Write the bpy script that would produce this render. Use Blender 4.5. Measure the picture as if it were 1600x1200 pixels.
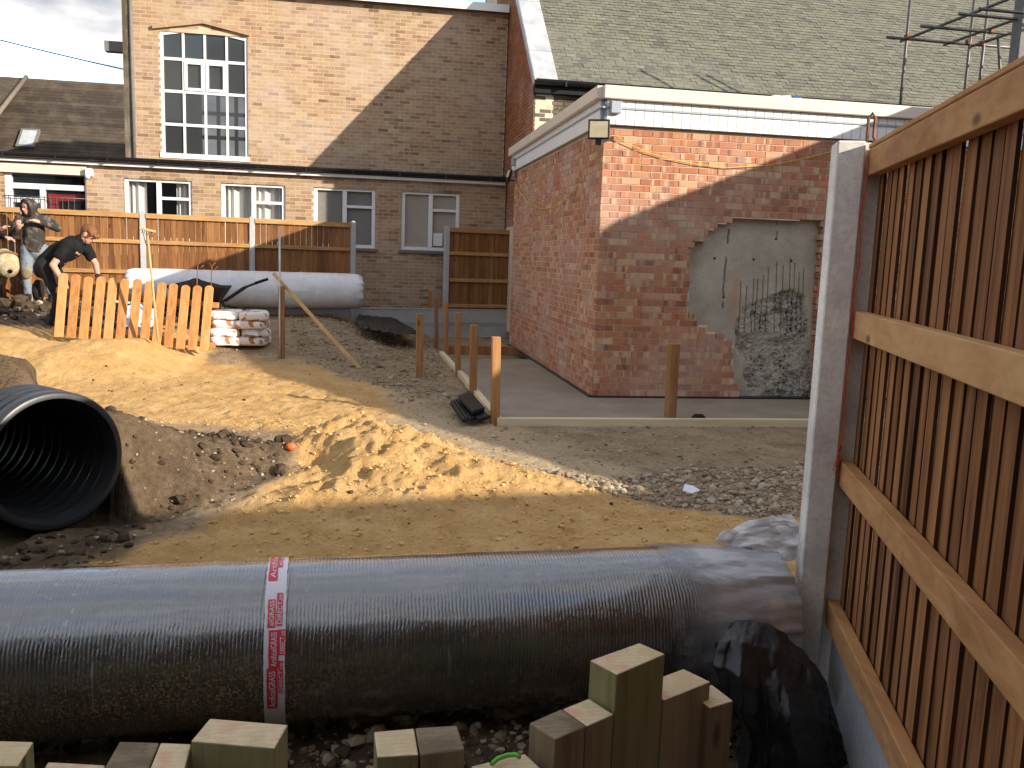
import bpy, bmesh, math, random
import numpy as np
from mathutils import Vector, Matrix
random.seed(7); rng = np.random.default_rng(7)
for o in list(bpy.data.objects): bpy.data.objects.remove(o)
scene = bpy.context.scene
COL = scene.collection
rad = math.radians

# ------------------------------------------------------------------ camera
F_PX, PITCH, ROLL, YAW, FENCE_YAW = 1372.1, 0.143823, -0.035741, 0.170238, 0.335667
CAM_H = 1.57
def _rows(p, r, y):
    fwd = np.array([math.sin(y)*math.cos(p), math.cos(y)*math.cos(p), -math.sin(p)])
    right = np.array([math.cos(y), -math.sin(y), 0.0]); down = np.cross(fwd, right)
    c, s = math.cos(r), math.sin(r)
    return np.array([c*right+s*down, -s*right+c*down, fwd])
RM = _rows(PITCH, ROLL, YAW); CP = np.array([0, 0, CAM_H])
cam = bpy.data.cameras.new('camera'); camo = bpy.data.objects.new('camera', cam); COL.objects.link(camo)
m = Matrix.Identity(4)
for i in range(3):
    m[i][0] = RM[0][i]; m[i][1] = -RM[1][i]; m[i][2] = -RM[2][i]; m[i][3] = CP[i]
camo.matrix_world = m
cam.sensor_width = 36; cam.lens = F_PX/1600*36; cam.clip_start = 0.05; cam.clip_end = 2000
scene.camera = camo

# ------------------------------------------------------------------ light
SUN = Vector((-1.3, 1.0, -0.53)).normalized()          # direction the light travels
sun_el = math.asin(-SUN.z); sun_az = math.atan2(-SUN.x, -SUN.y)   # azimuth of the sun from +Y towards +X
sl = bpy.data.lights.new('sun', 'SUN'); sl.energy = 2.45; sl.angle = rad(0.55); sl.color = (1.0, 0.90, 0.76)
so = bpy.data.objects.new('sun', sl); COL.objects.link(so)
so.rotation_euler = SUN.to_track_quat('-Z', 'Y').to_euler(); so.location = (20, -20, 15)
world = bpy.data.worlds.new('World'); scene.world = world; world.use_nodes = True
wn = world.node_tree.nodes; wl = world.node_tree.links; wn.clear()
wo = wn.new('ShaderNodeOutputWorld'); bg = wn.new('ShaderNodeBackground'); bg.inputs[1].default_value = 0.15
sky = wn.new('ShaderNodeTexSky'); sky.sky_type = 'NISHITA'; sky.sun_disc = False
sky.sun_elevation = sun_el; sky.sun_rotation = sun_az; sky.air_density = 1.0; sky.dust_density = 0.3; sky.ozone_density = 1.5
tc = wn.new('ShaderNodeTexCoord'); mp = wn.new('ShaderNodeMapping'); mp.inputs['Scale'].default_value = (2.2, 2.2, 5.5); mp.inputs['Location'].default_value = (0.55, 0.45, 0.4)
cn = wn.new('ShaderNodeTexNoise'); cn.inputs['Scale'].default_value = 1.5; cn.inputs['Detail'].default_value = 8; cn.inputs['Roughness'].default_value = 0.55
cr = wn.new('ShaderNodeValToRGB'); cr.color_ramp.elements[0].position = 0.37; cr.color_ramp.elements[1].position = 0.48
cn2 = wn.new('ShaderNodeTexNoise'); cn2.inputs['Scale'].default_value = 3.1; cn2.inputs['Detail'].default_value = 6
cr2 = wn.new('ShaderNodeValToRGB'); cr2.color_ramp.elements[0].position = 0.44; cr2.color_ramp.elements[1].position = 0.68
cr2.color_ramp.elements[0].color = (.95, 1.0, 1.15, 1); cr2.color_ramp.elements[1].color = (2.75, 2.65, 2.55, 1)
mx = wn.new('ShaderNodeMix'); mx.data_type = 'RGBA'
wl.new(tc.outputs['Generated'], mp.inputs[0]); wl.new(mp.outputs[0], cn.inputs['Vector']); wl.new(mp.outputs[0], cn2.inputs['Vector'])
wl.new(cn.outputs[0], cr.inputs[0]); wl.new(cn2.outputs[0], cr2.inputs[0]); wl.new(cr.outputs[0], mx.inputs[0])
wl.new(sky.outputs[0], mx.inputs[6]); wl.new(cr2.outputs[0], mx.inputs[7]); wl.new(mx.outputs[2], bg.inputs[0]); wl.new(bg.outputs[0], wo.inputs[0])
scene.view_settings.view_transform = 'Standard'; scene.view_settings.look = 'None'
scene.view_settings.exposure = 1.80; scene.view_settings.gamma = 1.0
scene.render.engine = 'CYCLES'

# ------------------------------------------------------------------ pixel -> place
def ray(px): return RM.T @ np.array([(px[0]-800)/F_PX, (px[1]-600)/F_PX, 1.0])
def onz(px, z=0.0): d = ray(px); return CP + d*(z-CAM_H)/d[2]
def ony(px, Y): d = ray(px); return CP + d*Y/d[1]
def onx(px, X): d = ray(px); return CP + d*X/d[0]
def onplane(px, P0, n): d = ray(px); n = np.array(n, float); return CP + d*(((np.array(P0)-CP)@n)/(d@n))

# ------------------------------------------------------------------ mesh helpers
WL = {}                                        # world location of every thing (all unrotated)
def _base(p):
    return np.array(WL[p.name]) if p is not None else np.zeros(3)
def link(o, parent=None, loc=(0, 0, 0)):
    COL.objects.link(o)
    if parent is not None:
        o.parent = parent; o.location = tuple(np.array(loc)-_base(parent))
    else: o.location = tuple(loc)
    WL[o.name] = tuple(float(v) for v in loc)
    return o
def tag(o, label=None, cat=None, group=None, kind=None):
    if label: o['label'] = label
    if cat: o['category'] = cat
    if group: o['group'] = group
    if kind: o['kind'] = kind
    return o
def thing(name, loc, label, cat, group=None):
    o = bpy.data.objects.new(name, None); o.empty_display_size = 0.1
    link(o, None, loc); return tag(o, label, cat, group)
class MB:
    def __init__(s): s.v = []; s.f = []; s.mi = []; s.sm = []
    def add(s, vs, fs, mi=0, smooth=False):
        b = len(s.v); s.v += [tuple(map(float, p)) for p in vs]
        for k, f in enumerate(fs):
            s.f.append(tuple(b+i for i in f)); s.mi.append(mi if isinstance(mi, int) else mi[k]); s.sm.append(smooth)
        return s
    def box(s, lo, hi, mi=0):
        x0, y0, z0 = lo; x1, y1, z1 = hi
        return s.add([(x0,y0,z0),(x1,y0,z0),(x1,y1,z0),(x0,y1,z0),(x0,y0,z1),(x1,y0,z1),(x1,y1,z1),(x0,y1,z1)],
                     [(3,2,1,0),(4,5,6,7),(0,1,5,4),(1,2,6,5),(2,3,7,6),(3,0,4,7)], mi)
    def obox(s, c, ax, ay, az, mi=0):            # centre and three half-axis vectors
        c, ax, ay, az = map(lambda q: np.array(q, float), (c, ax, ay, az))
        vs = [c+i*ax+j*ay+k*az for k in (-1, 1) for i, j in ((-1,-1),(1,-1),(1,1),(-1,1))]
        fl = np.dot(np.cross(ax, ay), az) < 0
        fs = [(3,2,1,0),(4,5,6,7),(0,1,5,4),(1,2,6,5),(2,3,7,6),(3,0,4,7)]
        return s.add(vs, [f[::-1] for f in fs] if fl else fs, mi)
    def beam(s, a, b, w, h, up=(0, 0, 1), mi=0):  # bar from a to b, width w (sideways) and height h
        a = np.array(a, float); b = np.array(b, float); d = b-a; L = np.linalg.norm(d); d /= L
        up = np.array(up, float); sd = np.cross(d, up); sd /= np.linalg.norm(sd); u = np.cross(sd, d)
        return s.obox((a+b)/2, d*L/2, sd*w/2, u*h/2, mi)
    def prism(s, poly, ext, mi=0):               # polygon (3-D points) extruded by a vector
        n = len(poly); poly = [np.array(p, float) for p in poly]; ext = np.array(ext, float)
        nn = sum((np.cross(poly[i]-poly[0], poly[(i+1) % n]-poly[0]) for i in range(n)), np.zeros(3))
        if nn@ext > 0: poly = poly[::-1]
        vs = poly+[p+ext for p in poly]
        fs = [tuple(range(n)), tuple(range(2*n-1, n-1, -1))]+[(i, i+n, (i+1) % n+n, (i+1) % n) for i in range(n)]
        return s.add(vs, [f[::-1] if i >= 2 and False else f for i, f in enumerate(fs)], mi)
    def tube(s, pts, r, n=8, mi=0, caps=True, smooth=True):
        pts = [np.array(p, float) for p in pts]; rs = r if hasattr(r, '__len__') else [r]*len(pts)
        vs = []; ref = None
        for i, p in enumerate(pts):
            t = pts[min(i+1, len(pts)-1)]-pts[max(i-1, 0)]; t /= (np.linalg.norm(t)+1e-12)
            if ref is None:
                ref = np.array([0, 0, 1.0]) if abs(t[2]) < .9 else np.array([1.0, 0, 0])
            a = np.cross(t, ref); a /= (np.linalg.norm(a)+1e-12); b = np.cross(t, a); ref = -b if False else ref
            for k in range(n):
                q = 2*math.pi*k/n; vs.append(p+rs[i]*(math.cos(q)*a+math.sin(q)*b))
        fs = []
        for i in range(len(pts)-1):
            for k in range(n):
                fs.append((i*n+k, i*n+(k+1) % n, (i+1)*n+(k+1) % n, (i+1)*n+k))
        s.add(vs, fs, mi, smooth)
        if caps:
            b = len(s.v)-len(vs)
            s.f.append(tuple(b+k for k in range(n-1, -1, -1))); s.mi.append(mi); s.sm.append(False)
            e = b+(len(pts)-1)*n
            s.f.append(tuple(e+k for k in range(n))); s.mi.append(mi); s.sm.append(False)
        return s
    def sphere(s, c, r, n=12, m_=8, mi=0, sc=(1, 1, 1)):
        vs = [(c[0], c[1], c[2]+r*sc[2])]
        for j in range(1, m_):
            t = math.pi*j/m_
            for k in range(n):
                q = 2*math.pi*k/n
                vs.append((c[0]+r*sc[0]*math.sin(t)*math.cos(q), c[1]+r*sc[1]*math.sin(t)*math.sin(q), c[2]+r*sc[2]*math.cos(t)))
        vs.append((c[0], c[1], c[2]-r*sc[2])); fs = []
        for k in range(n): fs.append((0, 1+k, 1+(k+1) % n))
        for j in range(m_-2):
            for k in range(n): fs.append((1+j*n+k, 1+(j+1)*n+k, 1+(j+1)*n+(k+1) % n, 1+j*n+(k+1) % n))
        e = len(vs)-1
        for k in range(n): fs.append((e, 1+(m_-2)*n+(k+1) % n, 1+(m_-2)*n+k))
        return s.add(vs, fs, mi, True)
    def grid(s, P, mi=0, smooth=True):           # P[i][j] 3-D points
        P = np.asarray(P, float); a, b = P.shape[:2]
        fs = [(i*b+j, (i+1)*b+j, (i+1)*b+j+1, i*b+j+1) for i in range(a-1) for j in range(b-1)]
        return s.add(P.reshape(-1, 3), fs, mi, smooth)
    def mesh(s, name, mats, off=(0, 0, 0)):
        me = bpy.data.meshes.new(name)
        me.from_pydata([(x-off[0], y-off[1], z-off[2]) for x, y, z in s.v], [], s.f)
        for mt in (mats if isinstance(mats, (list, tuple)) else [mats]): me.materials.append(mt)
        me.polygons.foreach_set('material_index', s.mi); me.polygons.foreach_set('use_smooth', s.sm); me.update()
        return me
    def build(s, name, mats, parent=None, loc=None, bevel=0, seg=1):
        if loc is None: loc = _base(parent) if parent is not None else np.array([0, 0, 0])
        o = bpy.data.objects.new(name, s.mesh(name, mats, loc)); link(o, parent, loc)
        if bevel:
            b = o.modifiers.new('bevel', 'BEVEL'); b.width = bevel; b.segments = seg; b.limit_method = 'ANGLE'
        return o
def copy_tree(o, parent=None, loc=None):
    c = o.copy(); COL.objects.link(c)
    if parent is not None: c.parent = parent
    for ch in [x for x in bpy.data.objects if x.parent == o]: copy_tree(ch, c)
    if loc is not None: c.location = loc; WL[c.name] = loc
    return c
def vnoise(x, y, seed=0):                        # smooth value noise on arrays
    r = np.random.default_rng(seed); T = r.random((256, 256))
    xi = np.floor(x).astype(int); yi = np.floor(y).astype(int); fx = x-xi; fy = y-yi
    fx = fx*fx*(3-2*fx); fy = fy*fy*(3-2*fy); a = lambda i, j: T[(xi+i) % 256, (yi+j) % 256]
    return (a(0,0)*(1-fx)+a(1,0)*fx)*(1-fy)+(a(0,1)*(1-fx)+a(1,1)*fx)*fy
def fbm(x, y, sc, oct=4, seed=0, gain=.5):
    t = 0; amp = 1; tot = 0
    for k in range(oct):
        t = t+amp*(vnoise(x*sc, y*sc, seed+k)-.5); tot += amp; amp *= gain; sc *= 2.03
    return t/tot*2
def ss(x, a, b):
    t = np.clip((x-a)/(b-a), 0, 1); return t*t*(3-2*t)

# ------------------------------------------------------------------ materials
class NT:
    def __init__(s, name):
        s.m = bpy.data.materials.new(name); s.m.use_nodes = True; s.t = s.m.node_tree; s.n = s.t.nodes
        s.b = s.n['Principled BSDF']; s.pos = None
    def new(s, t): return s.n.new(t)
    def ln(s, a, b): s.t.links.new(a, b)
    def coord(s, scale=(1, 1, 1), rot=(0, 0, 0), which='pos', rnd=False):
        if which == 'pos': src = s.new('ShaderNodeNewGeometry').outputs['Position']
        else: src = s.new('ShaderNodeTexCoord').outputs[which]
        mp = s.new('ShaderNodeMapping'); mp.inputs['Scale'].default_value = scale; mp.inputs['Rotation'].default_value = rot
        s.ln(src, mp.inputs[0]); out = mp.outputs[0]
        if rnd:
            oi = s.new('ShaderNodeObjectInfo'); mu = s.new('ShaderNodeMath'); mu.operation = 'MULTIPLY'; mu.inputs[1].default_value = 37.0
            s.ln(oi.outputs['Random'], mu.inputs[0]); ad = s.new('ShaderNodeVectorMath'); ad.operation = 'ADD'
            s.ln(out, ad.inputs[0]); s.ln(mu.outputs[0], ad.inputs[1]); out = ad.outputs[0]
        return out
    def noise(s, vec, scale, detail=4, rough=.55, dist=0):
        n = s.new('ShaderNodeTexNoise'); n.inputs['Scale'].default_value = scale; n.inputs['Detail'].default_value = detail
        n.inputs['Roughness'].default_value = rough; n.inputs['Distortion'].default_value = dist; s.ln(vec, n.inputs['Vector']); return n.outputs[0]
    def ramp(s, fac, stops, const=False):
        r = s.new('ShaderNodeValToRGB'); e = r.color_ramp.elements
        if const: r.color_ramp.interpolation = 'CONSTANT'
        while len(e) < len(stops): e.new(.5)
        for el, (p, c) in zip(e, stops):
            el.position = p; el.color = (c, c, c, 1) if isinstance(c, (int, float)) else (*c, 1)
        s.ln(fac, r.inputs[0]); return r.outputs[0]
    def mix(s, fac, a, b, mode='MIX'):
        x = s.new('ShaderNodeMix'); x.data_type = 'RGBA'; x.blend_type = mode
        for sock, v in ((0, fac), (6, a), (7, b)):
            if isinstance(v, (int, float)): x.inputs[sock].default_value = v if sock == 0 else (v, v, v, 1)
            elif isinstance(v, tuple): x.inputs[sock].default_value = (*v, 1)
            else: s.ln(v, x.inputs[sock])
        return x.outputs[2]
    def math(s, op, a, b=None):
        x = s.new('ShaderNodeMath'); x.operation = op
        for i, v in enumerate((a, b)):
            if v is None: continue
            if isinstance(v, (int, float)): x.inputs[i].default_value = v
            else: s.ln(v, x.inputs[i])
        return x.outputs[0]
    def bump(s, h, strength=.5, dist=.01):
        b = s.new('ShaderNodeBump'); b.inputs['Strength'].default_value = strength; b.inputs['Distance'].default_value = dist
        s.ln(h, b.inputs['Height']); s.ln(b.outputs[0], s.b.inputs['Normal']); return b
    def out(s, col=None, rough=.7, spec=.3, metal=0):
        if col is not None:
            if isinstance(col, tuple): s.b.inputs['Base Color'].default_value = (*col, 1)
            else: s.ln(col, s.b.inputs['Base Color'])
        if isinstance(rough, (int, float)): s.b.inputs['Roughness'].default_value = rough
        else: s.ln(rough, s.b.inputs['Roughness'])
        s.b.inputs['Specular IOR Level'].default_value = spec; s.b.inputs['Metallic'].default_value = metal
        return s.m
def sc(c, k): return tuple(min(1, v*k) for v in c)
def m_plain(name, col, rough=.6, spec=.3, metal=0, var=.18, nscale=9, bump=.15, bscale=60, bdist=.004):
    t = NT(name); v = t.coord(rnd=True); n = t.noise(v, nscale, 5)
    c = t.ramp(n, [(.25, sc(col, 1-var)), (.75, sc(col, 1+var))])
    if bump: t.bump(t.noise(v, bscale, 4), bump, bdist)
    return t.out(c, rough, spec, metal)
def m_wood(name, dark, mid, light, axis='z', rough=.75, fine=1.0, yaw=0, knots=True, bump=.5):
    t = NT(name); s_ = {'z': (14, 14, 1.1), 'x': (1.1, 14, 14), 'y': (14, 1.1, 14)}[axis]
    s_ = tuple(k*fine for k in s_)
    v = t.coord(scale=s_, rot=(0, 0, yaw), rnd=True)
    g = t.noise(v, 1.6, 6, .62, .6)
    b = t.noise(t.coord(scale=tuple(.12*k for k in s_), rot=(0, 0, yaw), rnd=True), 2.2, 3)
    oi = t.new('ShaderNodeObjectInfo')
    f = t.math('ADD', t.math('MULTIPLY', g, .62), t.math('MULTIPLY', b, .28)); f = t.math('ADD', f, t.math('MULTIPLY', oi.outputs['Random'], .16))
    c = t.ramp(f, [(.34, dark), (.53, mid), (.72, light)])
    if knots:
        vo = t.new('ShaderNodeTexVoronoi'); vo.inputs['Scale'].default_value = 1.0
        ks = {'z': (5, 5, 1.8), 'x': (1.8, 5, 5), 'y': (5, 1.8, 5)}[axis]
        t.ln(t.coord(scale=ks, rot=(0, 0, yaw), rnd=True), vo.inputs['Vector'])
        k = t.ramp(vo.outputs['Distance'], [(.04, 1.0), (.10, 0.0)]); c = t.mix(k, c, sc(dark, .55))
    t.bump(g, bump, .004)
    return t.out(c, rough, .25)
def m_brick(name, stops, blotch, mort=None, stretch=(9, 9, 3), rough=.85, blot=.55):
    t = NT(name)
    oi = t.new('ShaderNodeObjectInfo'); ge = t.new('ShaderNodeNewGeometry')
    r = t.math('FRACT', t.math('ADD', oi.outputs['Random'], ge.outputs['Random Per Island']))
    c = t.ramp(r, stops, False)
    ad = t.new('ShaderNodeVectorMath'); ad.operation = 'ADD'; t.ln(t.coord(scale=stretch), ad.inputs[0]); t.ln(t.math('MULTIPLY', r, 91.7), ad.inputs[1]); v = ad.outputs[0]
    n = t.noise(v, 1.4, 3, .5)
    c = t.mix(t.math('MULTIPLY', t.ramp(n, [(.50, 0.0), (.60, 1.0)]), blot), c, t.ramp(t.noise(v, .9, 2), [(.42, blotch[0]), (.58, blotch[1])]))
    f = t.noise(t.coord(), 70, 5, .7); c = t.mix(.55, c, t.ramp(f, [(.25, .55), (.75, 1.4)]), 'MULTIPLY')
    st = t.noise(t.coord(), 1.1, 4); c = t.mix(t.ramp(st, [(.48, 0.0), (.72, .38)]), c, (.50, .42, .38))
    t.bump(t.noise(t.coord(), 120, 4), .5, .004)
    return t.out(c, rough, .2)
M = {}
M['brick_red'] = m_brick('red_brick', [(0, (.46, .185, .098)), (.2, (.39, .15, .085)), (.4, (.50, .225, .125)), (.55, (.34, .135, .08)), (.72, (.46, .205, .115)), (.86, (.54, .33, .20)), (1, (.42, .17, .095))],
                         ((.22, .085, .06), (.60, .43, .28)), stretch=(9, 9, 1.0), blot=.8)
M['brick_cream'] = m_brick('buff_brick', [(0, (.42, .285, .17)), (.25, (.34, .22, .13)), (.45, (.47, .33, .205)), (.62, (.24, .15, .092)), (.74, (.44, .315, .20)), (.9, (.36, .215, .13)), (1, (.19, .115, .072))],
                           ((.28, .18, .115), (.50, .38, .26)), stretch=(7, 7, 1), blot=.4)
M['brick_old'] = m_brick('old_brick', [(0, (.33, .13, .06)), (.4, (.26, .10, .05)), (.7, (.37, .16, .075)), (1, (.22, .09, .05))], ((.2, .08, .05), (.38, .19, .1)), blot=.3)
M['brick_grime'] = m_brick('grimy_brick', [(0, (.10, .08, .05)), (.5, (.07, .055, .04)), (1, (.13, .10, .07))], ((.05, .045, .035), (.2, .17, .12)), blot=.5)
M['mortar'] = m_plain('mortar', (.68, .56, .41), .9, .1, var=.2, nscale=3)
M['mortar_cream'] = m_plain('mortar_pale', (.55, .43, .30), .9, .1, var=.15, nscale=3)
M['mortar_dark'] = m_plain('mortar_dark', (.20, .16, .12), .9, .1)
M['white'] = m_plain('white_paint', (.80, .80, .79), .35, .4, var=.05, bump=.03)
M['cap'] = m_plain('cream_cap_board', (.68, .595, .50), .35, .4, var=.05, nscale=2, bump=.03)
M['upvc'] = m_plain('white_frame', (.78, .78, .77), .3, .5, var=.04, bump=0)
M['black'] = m_plain('black_plastic', (.012, .012, .013), .35, .5, var=.3, bump=.1)
M['black_matt'] = m_plain('black_matt', (.018, .018, .019), .8, .2, var=.3, bump=.2)
M['grey_box'] = m_plain('grey_plastic', (.33, .37, .42), .45, .4, var=.05, bump=0)
M['steel'] = m_plain('galvanised_tube', (.13, .12, .115), .5, .5, .6, var=.35, nscale=6, bump=.2)
M['rust'] = m_plain('rusty_steel', (.22, .10, .05), .75, .3, .3, var=.4, nscale=25)
M['lead'] = m_plain('lead_sheet', (.52, .53, .54), .45, .4, .3, var=.25, nscale=4, bump=.2, bscale=15)
M['yellow'] = m_plain('yellow_cable', (.75, .50, .04), .5, .4, var=.05, bump=0)
M['red'] = m_plain('red_string', (.65, .06, .02), .6, .3, var=.1, bump=0)
M['green'] = m_plain('green_hose', (.12, .50, .05), .4, .4, var=.1, bump=0)
M['orange'] = m_plain('orange_plastic', (.80, .14, .03), .5, .4, var=.1, bump=.1)
M['blue'] = m_plain('blue_plastic', (.02, .10, .55), .5, .4, var=.2, bump=.1)
M['paper'] = m_plain('white_paper', (.78, .78, .78), .6, .3, var=.04, bump=0)
M['lens'] = m_plain('lamp_lens', (.62, .55, .38), .25, .5, var=.15, nscale=20, bump=.1)
M['dark_room'] = m_plain('dark_interior', (.025, .022, .02), .9, .1, var=.3, bump=0)
M['plaster'] = m_plain('interior_plaster', (.16, .15, .14), .9, .1, var=.1, bump=0)
M['red_paint'] = m_plain('red_paint', (.48, .03, .03), .5, .4, var=.1, bump=0)
M['slate_sill'] = m_plain('grey_sill', (.16, .155, .15), .7, .3)
M['soil_dark'] = m_plain('dark_soil', (.055, .038, .026), .95, .1, var=.5, nscale=25, bump=.9, bscale=90, bdist=.02)
M['curtain'] = m_plain('white_curtain', (.72, .71, .68), .9, .1, var=.06, bump=0)
M['blind_grey'] = m_plain('grey_blind', (.34, .31, .28), .6, .3, var=.1, bump=0)
M['blind_beige'] = m_plain('beige_blind', (.66, .55, .46), .6, .3, var=.06, bump=0)
# woods
M['fence_board'] = m_wood('fence_board_brown', (.07, .023, .008), (.26, .105, .036), (.42, .19, .07), 'z', bump=.6)
M['board_edge'] = m_wood('board_gap_shade', (.030, .011, .006), (.06, .024, .010), (.10, .04, .017), 'z', knots=False)  # shade of the gaps between boards put into the edge colour
M['fence_rail'] = m_wood('fence_rail_tan', (.33, .15, .055), (.50, .255, .10), (.62, .36, .16), 'y', yaw=FENCE_YAW, bump=.35, fine=.8)
M['rear_board'] = m_wood('rear_board_brown', (.10, .040, .014), (.22, .095, .033), (.33, .16, .06), 'z')
M['rear_rail'] = m_wood('rear_rail_tan', (.24, .12, .045), (.38, .21, .085), (.50, .30, .13), 'x', yaw=-.18)
M['stake'] = m_wood('stake_brown', (.17, .075, .028), (.32, .155, .06), (.45, .24, .10), 'z')
M['picket'] = m_wood('picket_orange', (.33, .14, .042), (.50, .245, .085), (.60, .34, .14), 'z')
M['sleeper'] = m_wood('sleeper_green', (.16, .14, .055), (.27, .232, .105), (.36, .305, .155), 'z', bump=.5)
M['sleeper_brown'] = m_wood('sleeper_brown', (.16, .11, .058), (.27, .195, .105), (.36, .265, .155), 'z', bump=.5)
M['pale_timber'] = m_wood('formwork_pale', (.48, .38, .22), (.62, .51, .33), (.70, .60, .42), 'x', knots=False, bump=.2)
M['handle'] = m_wood('tool_handle', (.42, .27, .12), (.55, .38, .19), (.66, .50, .28), 'z', knots=False)
def m_endgrain(name, a, b, c_):
    t = NT(name); v = t.coord(which='pos', rnd=True)
    w = t.new('ShaderNodeTexWave'); w.wave_type = 'RINGS'; w.inputs['Scale'].default_value = 22; w.inputs['Distortion'].default_value = 5; w.inputs['Detail'].default_value = 3; w.inputs['Detail Scale'].default_value = 1.5
    t.ln(v, w.inputs['Vector'])
    n = t.noise(v, 9, 4); col = t.ramp(n, [(.40, a), (.50, b), (.62, c_)])
    col = t.mix(t.math('MULTIPLY', w.outputs[0], .35), col, sc(a, .8)); t.bump(t.noise(v, 150, 3), .5, .004)
    return t.out(col, .8, .2)
M['end_pale'] = m_endgrain('sleeper_end_pale', (.62, .47, .27), (.70, .57, .36), (.68, .40, .25))
M['end_dark'] = m_endgrain('sleeper_end_dark', (.17, .125, .075), (.25, .19, .115), (.30, .23, .15))
def m_concrete(name, col, rough=.85, pits=True, stain=.35):
    t = NT(name); v = t.coord()
    a = t.noise(v, 2.2, 6, .6); b = t.noise(v, 45, 5, .7)
    c = t.ramp(a, [(.3, sc(col, 1-stain)), (.7, sc(col, 1+stain*.5))]); c = t.mix(.4, c, t.ramp(b, [(.3, .6), (.7, 1.35)]), 'MULTIPLY')
    h = b
    if pits:
        vo = t.new('ShaderNodeTexVoronoi'); vo.inputs['Scale'].default_value = 95; t.ln(v, vo.inputs['Vector'])
        p = t.ramp(vo.outputs['Distance'], [(.10, 0.0), (.24, 1.0)]); gate = t.ramp(t.noise(v, 30, 3), [(.5, 1.0), (.6, 0.0)])
        p = t.math('MAXIMUM', p, gate); c = t.mix(p, sc(col, .45), c); h = t.math('ADD', t.math('MULTIPLY', b, .3), p)
    t.bump(h, .6, .003); return t.out(c, rough, .25)
M['post_concrete'] = m_concrete('post_concrete', (.80, .75, .685))
M['panel_concrete'] = m_concrete('gravel_board_concrete', (.42, .42, .42), pits=False, stain=.15)
M['slab'] = m_concrete('fresh_slab_concrete', (.30, .255, .19), .5, pits=False, stain=.22)
def m_glass(name, tint=(.02, .025, .03), alpha=.75):
    t = NT(name); t.b.inputs['Alpha'].default_value = alpha
    return t.out(tint, .04, .8)
M['glass'] = m_glass('window_glass', alpha=.22)
M['glass_dark'] = m_glass('window_glass_dark', (.045, .05, .052), .78)
def m_tile(name, stops, lichen, amt):
    t = NT(name); oi = t.new('ShaderNodeObjectInfo'); ge = t.new('ShaderNodeNewGeometry')
    r = t.math('FRACT', t.math('ADD', oi.outputs['Random'], ge.outputs['Random Per Island'])); c = t.ramp(r, stops)
    n = t.noise(t.coord(), 2.2, 6, .65); c = t.mix(t.math('MULTIPLY', t.ramp(n, [(.45, 0.0), (.65, 1.0)]), amt), c, lichen)
    f = t.noise(t.coord(), 26, 5, .7); c = t.mix(.6, c, t.ramp(f, [(.3, .55), (.7, 1.4)]), 'MULTIPLY'); t.bump(f, .5, .006)
    return t.out(c, .9, .15)
M['slate'] = m_tile('weathered_slate', [(0, (.145, .142, .118)), (.5, (.18, .175, .145)), (.8, (.115, .113, .095)), (1, (.21, .203, .168))], (.205, .20, .14), .55)
M['dark_tile'] = m_tile('dark_plain_tile', [(0, (.055, .042, .032)), (.5, (.08, .06, .045)), (1, (.045, .036, .03))], (.16, .13, .09), .4)
# roll film
def m_roll():
    t = NT('black_turf_backing_in_film'); v = t.coord()
    # fine ribs round the roll, scuffed film and dust
    w = t.new('ShaderNodeTexWave'); w.bands_direction = 'X'; w.inputs['Scale'].default_value = 26; w.inputs['Distortion'].default_value = 3.0; w.inputs['Detail'].default_value = 2; t.ln(v, w.inputs['Vector'])
    st = t.noise(t.coord(scale=(70, 9, 9)), 1.0, 5, .7)
    sc1 = t.noise(t.coord(scale=(26, 4, 4), rot=(0, .5, 0)), 1.5, 6, .75)
    n = t.noise(v, 2.5, 5); sp = t.noise(v, 120, 3, .6)
    col = t.ramp(sc1, [(.40, (.010, .010, .011)), (.66, (.030, .031, .034))])
    sx = t.new('ShaderNodeSeparateXYZ'); t.ln(v, sx.inputs[0])
    low = t.math('MULTIPLY', t.ramp(t.math('ADD', sx.outputs[2], .0), [(.20, 1.0), (.42, 0.0)]), t.ramp(t.math('ADD', t.math('MULTIPLY', sx.outputs[0], .5), .5), [(.30, 1.0), (.62, .25)]))
    dust = t.math('MULTIPLY', t.ramp(sp, [(.48, 0.0), (.62, 1.0)]), t.math('MULTIPLY', t.ramp(n, [(.40, 0.0), (.58, .9)]), low))
    col = t.mix(dust, col, (.42, .27, .12))
    sv = t.coord(scale=(42, 42, 1.1), rot=(0, .62, 0)); scr = t.noise(sv, 1.0, 2, .4)
    line = t.math('MULTIPLY', t.ramp(scr, [(.700, 0.0), (.735, .5)]), t.ramp(t.noise(v, 2.1, 2), [(.48, 0.0), (.62, 1.0)])); col = t.mix(line, col, (.40, .39, .38))
    h = t.math('ADD', t.math('MULTIPLY', w.outputs[0], .5), t.math('MULTIPLY', st, .9))
    t.bump(h, .75, .006)
    mot = t.noise(t.coord(scale=(3.5, 6, 6)), 1.2, 6, .7); rg = t.math('ADD', t.ramp(st, [(.35, .12), (.65, .30)]), t.ramp(mot, [(.42, 0.0), (.62, .12)]))
    t.b.inputs['Coat Weight'].default_value = 1.0; t.b.inputs['Coat Roughness'].default_value = .14
    t.b.inputs['IOR'].default_value = 1.85; t.b.inputs['Coat IOR'].default_value = 1.65
    return t.out(col, rg, 1.0)
M['roll'] = m_roll()
def m_film(name, col, rough=.25, alpha=1.0, bscale=(20, 20, 20), ior=1.5):
    t = NT(name); v = t.coord(scale=bscale); n = t.noise(v, 1.0, 5, .6, .8); t.b.inputs['Alpha'].default_value = alpha
    t.bump(n, .5, .01); t.b.inputs['IOR'].default_value = ior; return t.out(t.ramp(n, [(.3, sc(col, .85)), (.7, sc(col, 1.05))]), rough, .6)
M['film'] = m_film('clear_stretch_film', (.88, .86, .87), .3, .92)
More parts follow.
